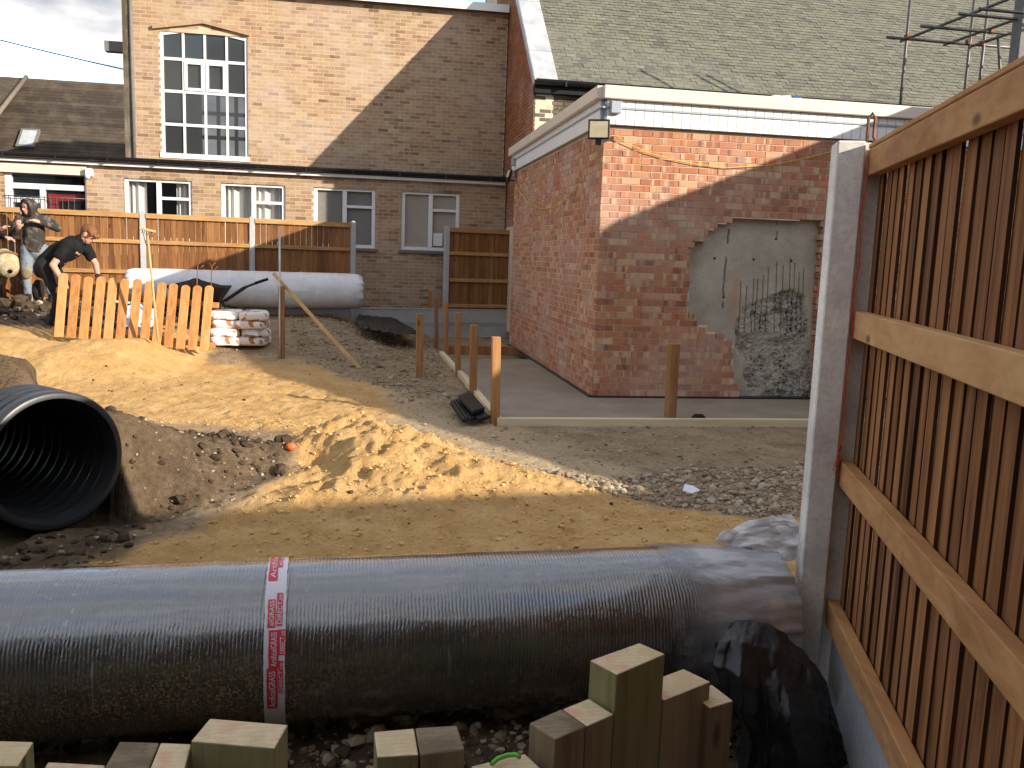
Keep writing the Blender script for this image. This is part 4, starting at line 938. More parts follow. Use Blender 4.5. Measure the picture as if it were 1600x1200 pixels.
# ================================================================== BIG TURF ROLL in the foreground
RA, RBn = np.array([-2.85, 2.795, .255]), np.array([1.20, 2.965, .255]); RR = .272
rx = (RBn-RA)/np.linalg.norm(RBn-RA); rf = np.array([rx[1], -rx[0], 0.0]); RL = np.linalg.norm(RBn-RA)
def roll_pt(s, a, r):                             # s along the axis, a elevation of the normal (0 = facing the yard's near side)
    s = np.asarray(s, float)[..., None]; a = np.asarray(a, float)[..., None]; r = np.asarray(r, float)[..., None]
    return RA+rx*s+r*(np.cos(a)*rf+np.sin(a)*np.array([0, 0, 1.0]))
def roll_hit(px):
    d = ray(px); o = CP-RA; d2 = d-rx*(d@rx); o2 = o-rx*(o@rx); A = d2@d2; B = d2@o2; Cc = o2@o2-RR*RR; t = (-B-math.sqrt(max(B*B-A*Cc, 0)))/A
    p = CP+d*t-RA; s = p@rx; n = p-rx*s; return s, math.atan2(n[2], n@rf)
turf = thing('turf_roll', tuple((RA+RBn)/2-np.array([0, 0, RR])), 'long black artificial turf roll in stretch film with a red and white tape band', 'turf roll')
ns, na = 300, 120
S_, A_ = np.meshgrid(np.linspace(0, RL, ns), np.linspace(0, 2*math.pi, na), indexing='ij')
rr = RR+.004*fbm(S_+np.cos(A_), S_*.3+np.sin(A_), 1.4, 4, 91)+.0022*fbm(S_*9+np.cos(A_), np.sin(A_)*2, 1.0, 3, 95)-.003*np.exp(-((A_-4.71)/.5)**2)*4
q = MB(); q.grid(roll_pt(S_, A_, rr)); q.build('roll', M['roll'], turf)
S_, A_ = np.meshgrid(np.linspace(0, 1, 70), np.linspace(0, 2*math.pi, 110), indexing='ij')
wr = fbm(np.cos(A_)*3+S_, np.sin(A_)*3, 1.4, 4, 97)
rr = RR+.006+.006*np.exp(-((S_-.12)/.1)**2)-.03*S_**2-.17*ss(S_, .93, 1.0)+.016*wr*(S_**.6)+.007*np.sin(A_*23+6*wr)*S_
edge = .08*fbm(np.cos(A_)*2+5, np.sin(A_)*2, 1.0, 3, 98)
q = MB(); q.grid(roll_pt(RL-.14+S_*.52+edge*(1-S_)*.8, A_, np.maximum(rr, .02))); fe = m_film('grey_film', (.40, .395, .41), .22, 1.0, (9, 22, 22), 2.0)
_n = fe.node_tree.nodes; _g = _n.new('ShaderNodeNewGeometry'); _s = _n.new('ShaderNodeSeparateXYZ'); _m = _n.new('ShaderNodeMapRange'); _t = _n.new('ShaderNodeTexNoise'); _a = _n.new('ShaderNodeMath'); _a.operation = 'MULTIPLY_ADD'
_l = fe.node_tree.links; _l.new(_g.outputs['Position'], _s.inputs[0]); _l.new(_g.outputs['Position'], _t.inputs['Vector']); _t.inputs['Scale'].default_value = 14; _a.inputs[1].default_value = .22; _l.new(_t.outputs[0], _a.inputs[0]); _l.new(_s.outputs[0], _a.inputs[2])
_m.inputs['From Min'].default_value = 1.14; _m.inputs['From Max'].default_value = 1.34; _m.inputs['To Max'].default_value = .92; _l.new(_a.outputs[0], _m.inputs['Value']); _l.new(_m.outputs[0], fe.node_tree.nodes['Principled BSDF'].inputs['Alpha'])
q.build('film_end', fe, turf)
# loose tail of film sticking up by the post
fpx = [[(1115, 842), (1150, 822), (1195, 810), (1238, 806)], [(1135, 850), (1170, 838), (1215, 828), (1252, 822)], [(1160, 862), (1195, 856), (1235, 850), (1256, 842)], [(1170, 880), (1210, 878), (1240, 876), (1256, 868)]]
P = np.array([[ony(p, 3.02-.012*j+.03*math.sin(i*2.1+j)) for i, p in enumerate(r_)] for j, r_ in enumerate(fpx)])
from numpy import interp
def refine(P, n):
    a, b_ = P.shape[:2]; u = np.linspace(0, b_-1, n); Q1 = np.stack([[interp(u, range(b_), P[i, :, k]) for k in range(3)] for i in range(a)]).transpose(0, 2, 1)
    v = np.linspace(0, a-1, n); return np.stack([[interp(v, range(a), Q1[:, j, k]) for k in range(3)] for j in range(n)]).transpose(2, 0, 1)
Pf = refine(P, 40); ii, jj = np.meshgrid(range(40), range(40), indexing='ij'); Pf = Pf+np.stack([0*ii, .02*fbm(ii/7., jj/9., 1, 4, 33), .012*fbm(ii/5., jj/6., 1, 4, 34)], -1)
q = MB(); q.grid(Pf); o = q.build('film_tail', M['film'], turf); o.modifiers.new('thick', 'SOLIDIFY').thickness = .002
# tape and stickers
s_t, _ = roll_hit((429, 1000)); bw2 = .032
def strip(s0, s1, a0, a1, r, mat, nm, parent, jag=0):
    n_ = max(4, int(abs(a1-a0)/.04)); aa = np.linspace(a0, a1, n_); q = MB()
    q.grid(np.stack([roll_pt(np.full(n_, s0)+jag*rng.normal(0, 1, n_), aa, np.full(n_, r)), roll_pt(np.full(n_, s1)+jag*rng.normal(0, 1, n_), aa, np.full(n_, r))], 1)); return q.build(nm, mat, parent)
tape = strip(s_t-bw2, s_t+bw2, -1.35, 2.3, RR+.006, m_plain('white_tape', (.74, .70, .74), .3, .5, var=.06, nscale=20, bump=.05), 'tape_band', turf, .0008)
RED = m_plain('red_sticker', (.66, .035, .075), .35, .5, var=.18, nscale=30, bump=.05)
def text_on_roll(txt, s_mid, a0, a1, height, nm='lettering'):
    cu = bpy.data.curves.new('t', 'FONT'); cu.body = txt; cu.size = 1; ob = bpy.data.objects.new('t', cu); COL.objects.link(ob)
    bpy.context.view_layer.update(); me = ob.evaluated_get(bpy.context.evaluated_depsgraph_get()).to_mesh()
    vs = np.array([v.co[:] for v in me.vertices]); fs = [tuple(p.vertices) for p in me.polygons]; ob.to_mesh_clear() if False else None
    bpy.data.objects.remove(ob)
    if len(vs) == 0: return
    tx = (vs[:, 0]-vs[:, 0].min())/(np.ptp(vs[:, 0])); ty = vs[:, 1]/.72-.5
    q = MB(); q.add(roll_pt(s_mid-ty*height, a0+tx*(a1-a0), np.full(len(vs), RR+.0088)), fs); q.build(nm, M['paper'], tape)
px_ = lambda x, y: roll_hit((380+x/4.29, 860+y/4.29))
for L0, L1, y0_, y1_, R0, R1, r0_, r1_, t1, t2 in ((175, 235, 60, 215, 240, 270, 45, 125, 'Artificial', 'co'), (165, 217, 335, 522, 225, 266, 292, 510, 'alGRASS', 'DIRECT.co'),
                                                 (170, 238, 535, 790, 238, 288, 530, 700, 'ArtificialGRASS', 'DIRECT.co'), (158, 230, 785, 1050, 235, 268, 735, 945, 'ArtificialGRASS', 'DIRECT.co')):
    for x0_, x1_, ya, yb, tx_, f_ in ((L0, L1, y0_, y1_, t1, .60), (R0, R1, r0_, r1_, t2, .72)):
        sa, aa = px_(x0_, yb); sb, ab = px_(x1_, ya); sm = (px_(x0_, (ya+yb)/2)[0], px_(x1_, (ya+yb)/2)[0])
        strip(sm[0], sm[1], aa, ab, RR+.0075, RED, 'red_sticker', tape, .0006); da = (ab-aa)
        text_on_roll(tx_, (sm[0]+sm[1])/2, aa+da*.06, ab-da*.06, (sm[1]-sm[0])*f_)

# ================================================================== CORRUGATED PIPE
pipe = thing('corrugated_pipe', (PIPE_C[0], PIPE_C[1], 0), 'large black corrugated drain pipe half buried in a soil mound', 'pipe')
def lathe_axis(prof, n_=96):
    prof = np.array(prof)*np.array([1, .955]); a = np.linspace(0, 2*math.pi, n_+1); up_ = np.array([0, 0, 1.0])
    return PIPE_C+PIPE_A*prof[:, 0][:, None, None]+prof[:, 1][:, None, None]*(np.cos(a)[None, :, None]*PIPE_S+np.sin(a)[None, :, None]*up_)
out = [(.0, .362), (.0, .386), (.004, .395), (.012, .40), (.085, .40), (.098, .395), (.105, .378)]
t_ = .115
while t_ < 4.2:
    out += [(t_, .374), (t_+.012, .376), (t_+.022, .396), (t_+.034, .402), (t_+.052, .402), (t_+.064, .396), (t_+.074, .376)]; t_ += .092
q = MB(); q.grid(lathe_axis(out)[:, ::-1]); q.build('outer_wall', m_plain('pipe_plastic', (.028, .030, .033), .38, .5, var=.3, nscale=5, bump=.12), pipe)
inn = [(.0, .3621)]; t_ = .03
while t_ < 4.2:
    inn += [(t_, .352), (t_+.055, .3505), (t_+.066, .3445), (t_+.078, .3445), (t_+.088, .351)]; t_ += .098
q = MB(); q.grid(lathe_axis(inn)); q.build('inner_wall', m_plain('pipe_inner', (.030, .031, .032), .42, .45, var=.35, nscale=6, bump=.12), pipe)
# soil thrown over the pipe further back
tt_, aa_ = np.meshgrid(np.linspace(0, 1, 90), np.linspace(-.35, 3.5, 80), indexing='ij')
fr_ = .42+.22*fbm(aa_, aa_*0, 1.3, 3, 12)+.55*ss(aa_, 1.5, .2)
tl_ = fr_+tt_*2.6; th = .384+.10*ss(tt_, 0, .10)-.06*(tt_ < .004)+(.05*fbm(tl_*1.0, aa_*.5, 4.5, 5, 15, .6)+.02)*ss(tt_, 0, .1)
P = PIPE_C+PIPE_A*tl_[..., None]+th[..., None]*(np.cos(aa_)[..., None]*PIPE_S+np.sin(aa_)[..., None]*np.array([0, 0, 1.0]))
q = MB(); q.grid(P[:, ::-1]); tag(q.build('soil_cover', m_plain('loose_soil', (.135, .092, .055), .95, .1, var=.5, nscale=6, bump=1, bscale=50, bdist=.03)), 'brown loose soil heaped over the top of the black pipe', 'soil', kind='stuff')

# ================================================================== WHITE WRAPPED ROLL by the rear fence
e1 = ony((552, 470), 17.2); e0 = e1-FU*3.85; r2 = .335
zc0, zc1 = gz(e0[0], e0[1])+r2-.03, gz(e1[0], e1[1])+r2-.03; zc0 = zc1 = max(zc0, zc1)
white = thing('wrapped_roll', tuple((e0+e1)/2*np.array([1, 1, 0])+np.array([0, 0, zc0-r2])), 'white plastic wrapped turf roll lying along the rear fence', 'turf roll')
S_, A_ = np.meshgrid(np.linspace(-.10, 1.10, 150), np.linspace(0, 2*math.pi, 72), indexing='ij')
endf = ss(np.abs(S_-.5), .5, .60); wr = fbm(np.cos(A_)*3+S_*5, np.sin(A_)*3, 1.3, 4, 67)
rr = r2*(1-.80*endf**1.4)+.010*fbm(S_*6+np.cos(A_), np.sin(A_)*1.5, 1.2, 4, 66)+(.07*wr+.028*np.sin(A_*11+5*wr))*np.clip(endf*2.5, 0, 1)+.008*np.exp(-((S_*4.4 % .73-.36)/.02)**2)
sl_ = np.clip(S_, -.04, 1.04)*3.85+.03*wr*endf
Cc = np.array([e0[0], e0[1], zc0])
q = MB(); q.grid((Cc+FU*sl_[..., None]+rr[..., None]*(np.cos(A_)[..., None]*FN+np.sin(A_)[..., None]*UPV))); q.build('wrapping', M['white_wrap'], white)
q = MB(); n_ = 40; a = np.linspace(0, 2*math.pi, n_+1)
for f in (.28, .62): pass
q = MB(); q.tube([Cc-FU*.02, Cc+FU*3.87], .05, 10); q.build('core_tube', M['handle'], white)

def crumple(name, pts_px, zfun, label, cat, mat, n=46, amp=.05, seed=1, base=None, thick=.003):
    P = np.array([[zfun(p) for p in r_] for r_ in pts_px]); Pf = refine(P, n); ii, jj = np.meshgrid(range(n), range(n), indexing='ij')
    nz = np.abs(fbm(ii/6., jj/8., 1, 4, seed))*1.6; Pf = Pf+np.stack([.4*amp*fbm(ii/5., jj/5., 1, 3, seed+3), .4*amp*fbm(ii/5., jj/5., 1, 3, seed+5), amp*nz], -1)
    q = MB(); q.grid(Pf); c = Pf.reshape(-1, 3).mean(0); o = q.build(name, mat, None, (c[0], c[1], Pf[..., 2].min())); o.modifiers.new('thick', 'SOLIDIFY').thickness = thick
    return tag(o, label, cat)
def on_t(p):
    g = onz(p, .2)
    for _ in range(4): g = onz(p, gz(g[0], g[1])+.01)
    return g
crumple('geotextile_sheet', [[(562, 492), (590, 490), (615, 497), (632, 507)], [(556, 500), (590, 503), (620, 512), (650, 517)], [(562, 512), (590, 518), (620, 523), (652, 524)]], lambda p: onz(p, .30-.12*(p[0]-560)/90), 'black geotextile sheet crumpled at the end of the white wrapped roll', 'fabric', M['geotextile'], amp=.045, seed=4)

# black fabric bundle at the foot of the end post: one sheet hung in folds, its top turned over backwards
FX = [[(1150, 1040, 2.74), (1178, 1036, 2.76), (1206, 1042, 2.77), (1234, 1054, 2.77), (1262, 1072, 2.74), (1290, 1096, 2.66)],
      [(1140, 973, 2.63), (1170, 969, 2.67), (1202, 975, 2.67), (1230, 991, 2.66), (1258, 1020, 2.63), (1286, 1052, 2.58)],
      [(1124, 1000, 2.54), (1160, 1005, 2.50), (1200, 1016, 2.53), (1238, 1028, 2.55), (1270, 1050, 2.54), (1298, 1078, 2.52)],
      [(1113, 1040, 2.50), (1150, 1054, 2.42), (1192, 1066, 2.46), (1232, 1074, 2.44), (1274, 1088, 2.48), (1304, 1108, 2.49)],
      [(1128, 1082, 2.49), (1158, 1106, 2.40), (1194, 1122, 2.44), (1236, 1118, 2.36), (1282, 1128, 2.44), (1313, 1142, 2.47)],
      [(1160, 1124, 2.49), (1172, 1160, 2.42), (1200, 1182, 2.42), (1246, 1172, 2.34), (1292, 1174, 2.43), (1322, 1172, 2.47)],
      [(1150, 1180, 2.47), (1160, 1220, 2.42), (1200, 1244, 2.40), (1252, 1240, 2.33), (1304, 1228, 2.40), (1334, 1212, 2.45)]]
P = refine(np.array([[ony(p_[:2], p_[2]) for p_ in r_] for r_ in FX]), 110); ii, jj = np.meshgrid(range(110), range(110), indexing='ij'); dn = ss(ii, 15, 60)
warp = 5*fbm(ii/26., jj/26., 1, 2, 71)
P = P+np.stack([.012*fbm(ii/20., jj/12., 1, 3, 60), -(.050*np.abs(fbm((jj+warp+ii*.12)/13., ii/70., 1, 2, 61))*(.35+.65*dn)+.012*np.abs(fbm(ii/9., (jj+ii*.6)/22., 1, 3, 64)))+.012, .008*fbm(ii/11., jj/11., 1, 3, 63)], -1)
q = MB(); q.grid(P); bc = P.reshape(-1, 3).mean(0); o = q.build('geotextile_bundle', M['geotextile'], None, (bc[0], bc[1], float(P[..., 2].min()))); o.modifiers.new('thick', 'SOLIDIFY').thickness = .002
tag(o, 'black geotextile sheet slumped in folds at the foot of the concrete end post', 'fabric')

# ================================================================== CEMENT BAGS
def m_bag():
    t = NT('printed_bag'); v = t.coord(which='Object', rnd=False); n = t.noise(v, 7, 2); c = t.ramp(n, [(.50, (.80, .79, .77)), (.53, (.80, .79, .77)), (.56, (.50, .20, .07)), (.64, (.42, .15, .06)), (.67, (.80, .79, .77))])
    t.bump(t.noise(v, 22, 4), .5, .01); return t.out(c, .55, .3)
MBAG = m_bag()
def bag_mesh(seed):
    n1, n2 = 28, 18; u, v = np.meshgrid(np.linspace(-math.pi, math.pi, n1), np.linspace(-math.pi/2, math.pi/2, n2), indexing='ij'); pw = lambda x, e: np.sign(x)*np.abs(x)**e
    x = .215*pw(np.cos(v), .28)*pw(np.cos(u), .34); y = .30*pw(np.cos(v), .28)*pw(np.sin(u), .34); z = .066*pw(np.sin(v), .55)
    k = fbm(x*9+seed, y*9, 1, 3, seed); P = np.stack([x*(1+.06*k), y*(1+.05*k), z*(1+.30*k)-.012*np.abs(x/.215)**3], -1); q = MB(); q.grid(P[:, ::-1][::-1]); return q.mesh('bag', MBAG)
bm_ = [bag_mesh(s_) for s_ in (3, 5, 9)]
g0 = onz((346, 561), -.03); names = ['bottom', 'second', 'third', 'topmost']
for c_ in range(2):
    for k in range(4):
        o = bpy.data.objects.new('cement_bag', bm_[(c_*2+k) % 3]); x = g0[0]+.01+c_*.40+rng.normal(0, .022); y = g0[1]+.34+rng.normal(0, .04); z = gz(g0[0], g0[1]+.3)+.065+k*.121
        link(o, None, (x, y, z)); o.rotation_euler = (0, 0, rng.normal(0, .11)+(math.pi if k % 2 else 0))
        tag(o, '%s white cement bag of the stack %s' % (names[k], 'touching the picket panel' if c_ == 0 else 'facing the lone stake and rod'), 'bag', 'stacked cement bags')
crumple('plastic_wrap', [[(382, 512), (392, 503), (400, 505)], [(384, 518), (394, 514), (403, 516)], [(386, 524), (396, 524), (404, 526)]], lambda p: ony(p, g0[1]+.12+.02*(p[1]-512)*-.5), 'clear plastic wrap poking up over the stacked cement bags', 'plastic', M['sheet'], n=20, amp=.02, seed=9)

# ================================================================== PICKET PANEL
pl0, pl1 = ony((92, 527), 12.5), ony((319, 549), 12.35); pt0, pt1 = ony((101, 427), 12.75), ony((328, 448), 12.6)
pk = thing('picket_panel', tuple((pl0+pl1)/2), 'orange timber picket panel propped upright behind the sand heap', 'fence panel')
for i in range(13):
    f = i/12; a = pl0+(pl1-pl0)*f; t = pt0+(pt1-pt0)*f+np.array([rng.normal(0, .006), 0, rng.normal(0, .008)]); u = (t-a)/np.linalg.norm(t-a); L = np.linalg.norm(t-a)
    sd = (pl1-pl0)/np.linalg.norm(pl1-pl0); sd = sd-u*(sd@u); sd /= np.linalg.norm(sd); nn = np.cross(sd, u); w = .058
    prof = [(-w, 0), (w, 0), (w, L-.045)]+[(w*math.cos(q_), L-.045+.045*math.sin(q_)) for q_ in np.linspace(.3, math.pi-.3, 6)]+[(-w, L-.045)]
    q = MB(); q.prism([a+sd*x+u*y-nn*-.0 for x, y in prof], -nn*-.022 if nn[1] > 0 else nn*.022); q.build('picket', M['picket'], pk, bevel=.003)
for f0 in (.72, .10):
    a = pl0+(pt0-pl0)*f0-(pl1-pl0)*.055+np.array([0, .052, 0]); e = pl1+(pt1-pl1)*f0+(pl1-pl0)*.07+np.array([0, .052, 0]); q = MB(); q.beam(a, e, .035, .075, mi=0); q.build('rail', M['picket'], pk, bevel=.003)

# ================================================================== RAKE, RODS, LONE STAKE, BATTEN
def ony_h(px, Y): return ony(px, Y)
rk = thing('rake', tuple(ony((247, 528), 12.15)), 'wooden rake standing upside down in the sand heap', 'rake')
a, e = ony((247, 532), 12.15), ony((229.5, 358), 12.3); q = MB(); q.tube([a, a+(e-a)*.5, e], [.016, .015, .014], 8); q.build('handle', M['handle'], rk)
hd = (e-a)/np.linalg.norm(e-a); q = MB(); q.beam(e+np.array([-.09, 0, .012]), e+np.array([.11, 0, -.03]), .03, .03); hb = q.build('head', M['handle'], rk, bevel=.004)
q = MB()
for i in range(7): p_ = e+np.array([-.085+i*.031, .0, .012-i*.0065]); q.tube([p_, p_+np.array([0, -.05, -.06])], .0045, 5)
q.build('teeth', M['steel'], hb)
q = MB(); q.tube([e+np.array([-.02, 0, -.18]), e+np.array([-.06, 0, .0])], .005, 5); q.tube([e+np.array([.0, 0, -.18]), e+np.array([.07, 0, -.01])], .005, 5); q.build('brace', M['steel'], rk)
for px0, px1, lb in (((303, 536), (309, 414), 'thin steel fencing pin standing behind the picket panel beside another'), ((326, 540), (331, 416), 'thin steel fencing pin standing at the end picket by the bags')):
    a, e = ony(px0, 12.85), ony(px1, 12.9); a[2] = gz(a[0], a[1])-.1; q = MB(); q.tube([a, e], .0075, 6); q.tube([e+np.array([-.04, 0, .05]), e, e+np.array([.05, 0, .055])], .006, 5); q.tube([e-np.array([0, 0, .03])+np.array([.015, 0, -.03]), e+np.array([.08, 0, .0])], .005, 5)
    tag(q.build('fencing_pin', M['rust'], None, tuple(a)), lb, 'rod', 'steel fencing pins')
g = onz((440, 567), -.03); tp = ony((441, 447), g[1]); q = MB(); q.box((g[0]-.042, g[1]-.042, -.25), (g[0]+.042, g[1]+.042, tp[2]))
tag(q.build('timber_stake', M['stake'], None, (g[0], g[1], -.25), bevel=.004), 'lone timber stake with a steel rod beside the cement bags', 'stake', 'timber stakes in the ground')
a = np.array([g[0]-.02, g[1]-.055, -.2]); e = ony((437, 357), g[1]-.04); q = MB(); q.tube([a, e], .013, 7); tag(q.build('steel_rod', M['lead'], None, tuple(a)), 'tall pale steel rod standing against the stake by the bags', 'rod')
a = onz((562, 576), -.03); e = ony((427, 427), g[1]+.12); q = MB(); q.beam(e, a, .03, .045); tag(q.build('batten', M['handle'], None, tuple(a), bevel=.003), 'pale batten leaning from the stake with the rod down to the ground', 'batten')
c = onz((18, 578), .0); q = MB(); q.beam(c+np.array([-.6, .02, .03]), c+np.array([.12, -.05, .01]), .10, .03); tag(q.build('plank', M['handle'], None, tuple(c), bevel=.003), 'flat pale plank end lying on the sunlit sand', 'plank')

# ================================================================== WHEELBARROW behind the picket panel
wb0 = onz((318, 500), .25); wbx, wby = float(ony((318, 500), 14.0)[0]), 14.0; wbz = gz(wbx, wby)
wb = thing('wheelbarrow', (wbx, wby, wbz), 'black wheelbarrow full of soil behind the picket panel', 'wheelbarrow')
def L_(x, y, z): return np.array([wbx+x, wby+y, wbz+z])
lo = [(-.28, -.20), (.22, -.20), (.22, .20), (-.28, .20)]; hi = [(-.48, -.33), (.38, -.33), (.38, .33), (-.48, .33)]
q = MB(); q.add([L_(x, y, .30) for x, y in lo]+[L_(x, y, .56) for x, y in hi], [(3, 2, 1, 0), (0, 1, 5, 4), (1, 2, 6, 5), (2, 3, 7, 6), (3, 0, 4, 7)]); o = q.build('tray', M['black'], wb); o.modifiers.new('t', 'SOLIDIFY').thickness = .012
ii, jj = np.meshgrid(np.linspace(-.45, .35, 24), np.linspace(-.31, .31, 20), indexing='ij'); q = MB(); q.grid(np.stack([wbx+ii, wby+jj, wbz+.54+.12*gauss(ii, jj, -.1, 0, .22, .2)+.03*fbm(ii, jj, 9, 3, 2)], -1)); q.build('soil_load', M['soil_dark'], wb)
for s_ in (-1, 1):
    q = MB(); q.tube([L_(-.62, .04*s_, .17), L_(-.2, .2*s_, .28), L_(.30, .25*s_, .33), L_(.62, .27*s_, .56), L_(.92, .28*s_, .68)], .017, 8); q.build('handle', M['black'], wb)
    q = MB(); q.tube([L_(.25, .22*s_, .32), L_(.36, .22*s_, .0), L_(.12, .2*s_, .29)], .014, 7); q.build('leg', M['black'], wb)
    q = MB(); q.tube([L_(.80, .275*s_, .635), L_(.93, .28*s_, .685)], .021, 8); q.build('grip', M['black_matt'], wb)
q = MB(); a = np.linspace(0, 2*math.pi, 21); q.tube([L_(-.62+.14*math.cos(x), 0, .19+.14*math.sin(x)) for x in a], .048, 8, caps=False); wh = q.build('wheel', M['black_matt'], wb)
q = MB(); q.tube([L_(-.62, -.045, .19), L_(-.62, .045, .19)], .09, 14); q.build('rim', M['steel'], wh)

# clutter behind the pickets
for k, (px0, px1, Y_, w, h, mt, lb) in enumerate((((150, 515), (228, 488), 13.6, .10, .03, 'stake', 'dark plank end propped in the rubble behind the pickets'), ((170, 470), (262, 478), 13.9, .09, .03, 'pale_timber', 'pale plank resting level behind the pickets'),
                                              ((205, 520), (285, 505), 13.3, .12, .04, 'stake', 'dark board lying in the rubble near the wheelbarrow'), ((240, 468), (330, 474), 13.7, .05, .05, 'panel_concrete', 'grey pipe length lying behind the pickets by the wheelbarrow'))):
    a, e = ony(px0, Y_), ony(px1, Y_+.2); q = MB(); q.beam(a, e, w, h); tag(q.build('plank', M[mt], None, tuple(a), bevel=.003), lb, 'plank', 'planks behind the pickets')
crumple('polythene_sheet', [[(195, 480), (222, 478), (245, 484)], [(190, 498), (220, 496), (248, 500)], [(192, 516), (222, 514), (250, 518)]], lambda p: ony(p, 13.45-.01*(516-p[1])*-1), 'clear polythene sheet bunched behind the picket panel', 'plastic', M['sheet'], n=34, amp=.06, seed=22)

# ================================================================== BLACK MATS by the corner stake
for k, (pxs, z, lb) in enumerate((([(703, 632), (727, 622), (752, 655), (722, 660)], .02, 'lower black ribbed rubber mat piece by the corner stake'), ([(728, 622), (745, 640), (766, 655), (745, 660)], .015, 'black ribbed rubber mat piece under the others by the corner stake'), ([(716, 624), (734, 615), (757, 642), (738, 648)], .075, 'topmost black ribbed rubber mat piece leaning on the others'))):
    P = [onz(p, z+(.03 if i < 2 else -.02)) for i, p in enumerate(pxs)]; t_ = thing('rubber_mat', tuple(sum(P)/4), lb, 'mat', 'black rubber mats'); q = MB(); q.prism(P, (0, 0, .025)); q.build('slab', M['black_matt'], t_, bevel=.004)
    for i in range(6):
        f = (i+.5)/6; a = P[0]+(P[1]-P[0])*f; e = P[3]+(P[2]-P[3])*f; q = MB(); q.beam(a+np.array([0, 0, .03]), e+np.array([0, 0, .03]), .022, .014); q.build('rib', M['black'], t_)

# ================================================================== FLOODLIGHTS, CABLES
def flood(c, face, label, sz=.105):
    c = np.array(c); f = np.array(face, float); f /= np.linalg.norm(f); sd = np.cross(f, UPV); sd /= np.linalg.norm(sd); u = np.cross(sd, f)
    t_ = thing('floodlight', tuple(c-u*.16), label, 'floodlight', 'site floodlights'); q = MB(); q.obox(c, sd*sz*1.12, u*sz, f*.022); q.build('housing', M['black'], t_, bevel=.008)
    q = MB(); q.obox(c+f*.0235, sd*sz*.93, u*sz*.80, f*.003); q.build('lens', M['lens'], t_)
    q = MB(); q.obox(c-u*(sz+.03)-f*.01, sd*.035, u*.03, f*.03); q.beam(c-u*(sz+.035), c-u*(sz+.005)-f*.12+sd*-.0, .03, .02); q.build('bracket', M['black'], t_, bevel=.004); return t_
fc = ony((936, 202), RY-.16); flood(fc, (-.35, -.9, -.12), 'black floodlight on the near corner of the red brick building')
q = MB(); q.beam(fc+np.array([.02, .04, -.13]), np.array([RX+.10, RY-.0, fc[2]-.06]), .03, .03); q.build('arm', M['black'], bpy.data.objects['floodlight'])
f2 = onx((796, 272), RX-.12); flood(f2, (-1, -.1, .25), 'small black floodlight at the far top corner of the red brick building', .075)
q = MB(); q.sphere(onx((801, 273), RX-.06), .06); q.build('sensor', M['white'], bpy.data.objects['floodlight.001'])
q = MB(); q.tube([ony(p, RY-y_) for p, y_ in (((962, 213), .05), ((980, 224), .035), ((1010, 238), .03), ((1050, 249), .03), ((1090, 257), .03), ((1140, 262), .03), ((1200, 258), .03), ((1260, 247), .03), ((1310, 234), .03), ((1360, 216), .03))], .0045, 6); tag(q.build('yellow_cable', M['yellow']), 'yellow cable sagging across the front of the red brick building', 'cable')
q = MB(); q.tube([onx(p, RX-.03) for p in ((938, 228), (925, 250), (905, 285), (885, 310), (865, 324), (845, 326), (825, 316), (812, 300), (804, 284))], .005, 6); tag(q.build('yellow_cable', M['yellow']), 'yellow cable looping along the shaded side between the two floodlights', 'cable')

# ================================================================== SMALL SITE LITTER
c = onz((455, 743), .0); c[2] = gz(c[0], c[1])+.03; q = MB(); q.sphere(c, .038, 10, 7, sc=(1, .9, .75)); tag(q.build('orange_cap', M['orange'], None, tuple(c)), 'small orange plastic cap at the foot of the dark soil mound', 'cap')
c = onz((1080, 763), .0); c[2] = gz(c[0], c[1])+.03; q = MB(); q.prism([c+np.array(v) for v in ((-.06, 0, .0), (0, -.02, -.015), (.065, 0, 0), (.03, .04, .02), (-.03, .05, .03))], (0, .004, .006)); tag(q.build('paper_scrap', M['paper'], None, tuple(c)), 'white paper scrap lying on the gravel', 'scrap')
c = onz((1092, 657), -.03); q = MB(); q.tube([c+np.array([-.10, 0, .0]), c+np.array([-.05, -.02, .045]), c+np.array([.03, 0, .04]), c+np.array([.09, .01, .0])], [.015, .03, .03, .012], 8); tag(q.build('work_glove', M['black_matt'], None, tuple(c)), 'dark work glove dropped against the path shuttering', 'glove')
h = [onz(p, .345) for p in ((768, 1197), (778, 1188), (792, 1183), (806, 1182), (812, 1186))]; q = MB(); q.tube([p+np.array([0, 0, .005]) for p in h], .006, 7); tag(q.build('green_hose', M['green'], None, tuple(h[0])), 'short bright green hose end on the low sleeper', 'hose')
q = MB(); hk_ = [fp(.105, .05, 1.2), fp(.105, .06, 1.97), fp(.104, .06, 2.085), fp(.115, .06, 2.10), fp(.126, .06, 2.085), fp(.124, .055, 2.02), fp(.14, .05, 1.992), fp(.155, .045, 2.0)]; q.tube(hk_, .0055, 7); tag(q.build('rebar_hook', M['rust'], None, tuple(hk_[0])), 'rusty bent steel bar hooked over the top of the end post', 'steel bar')
q = MB(); pts = [fp(.098+.006*math.sin(i*1.7), -.004, 1.95-i*.075) for i in range(16)]; q.tube(pts, .0022, 5); q.tube([fp(.10, -.006, .98), fp(.085, -.03, .93), fp(.098, -.012, .95), fp(.075, -.02, .86)], .002, 5); tag(q.build('red_string', M['red'], None, tuple(pts[-1])), 'thin red string dangling down the concrete end post', 'string')
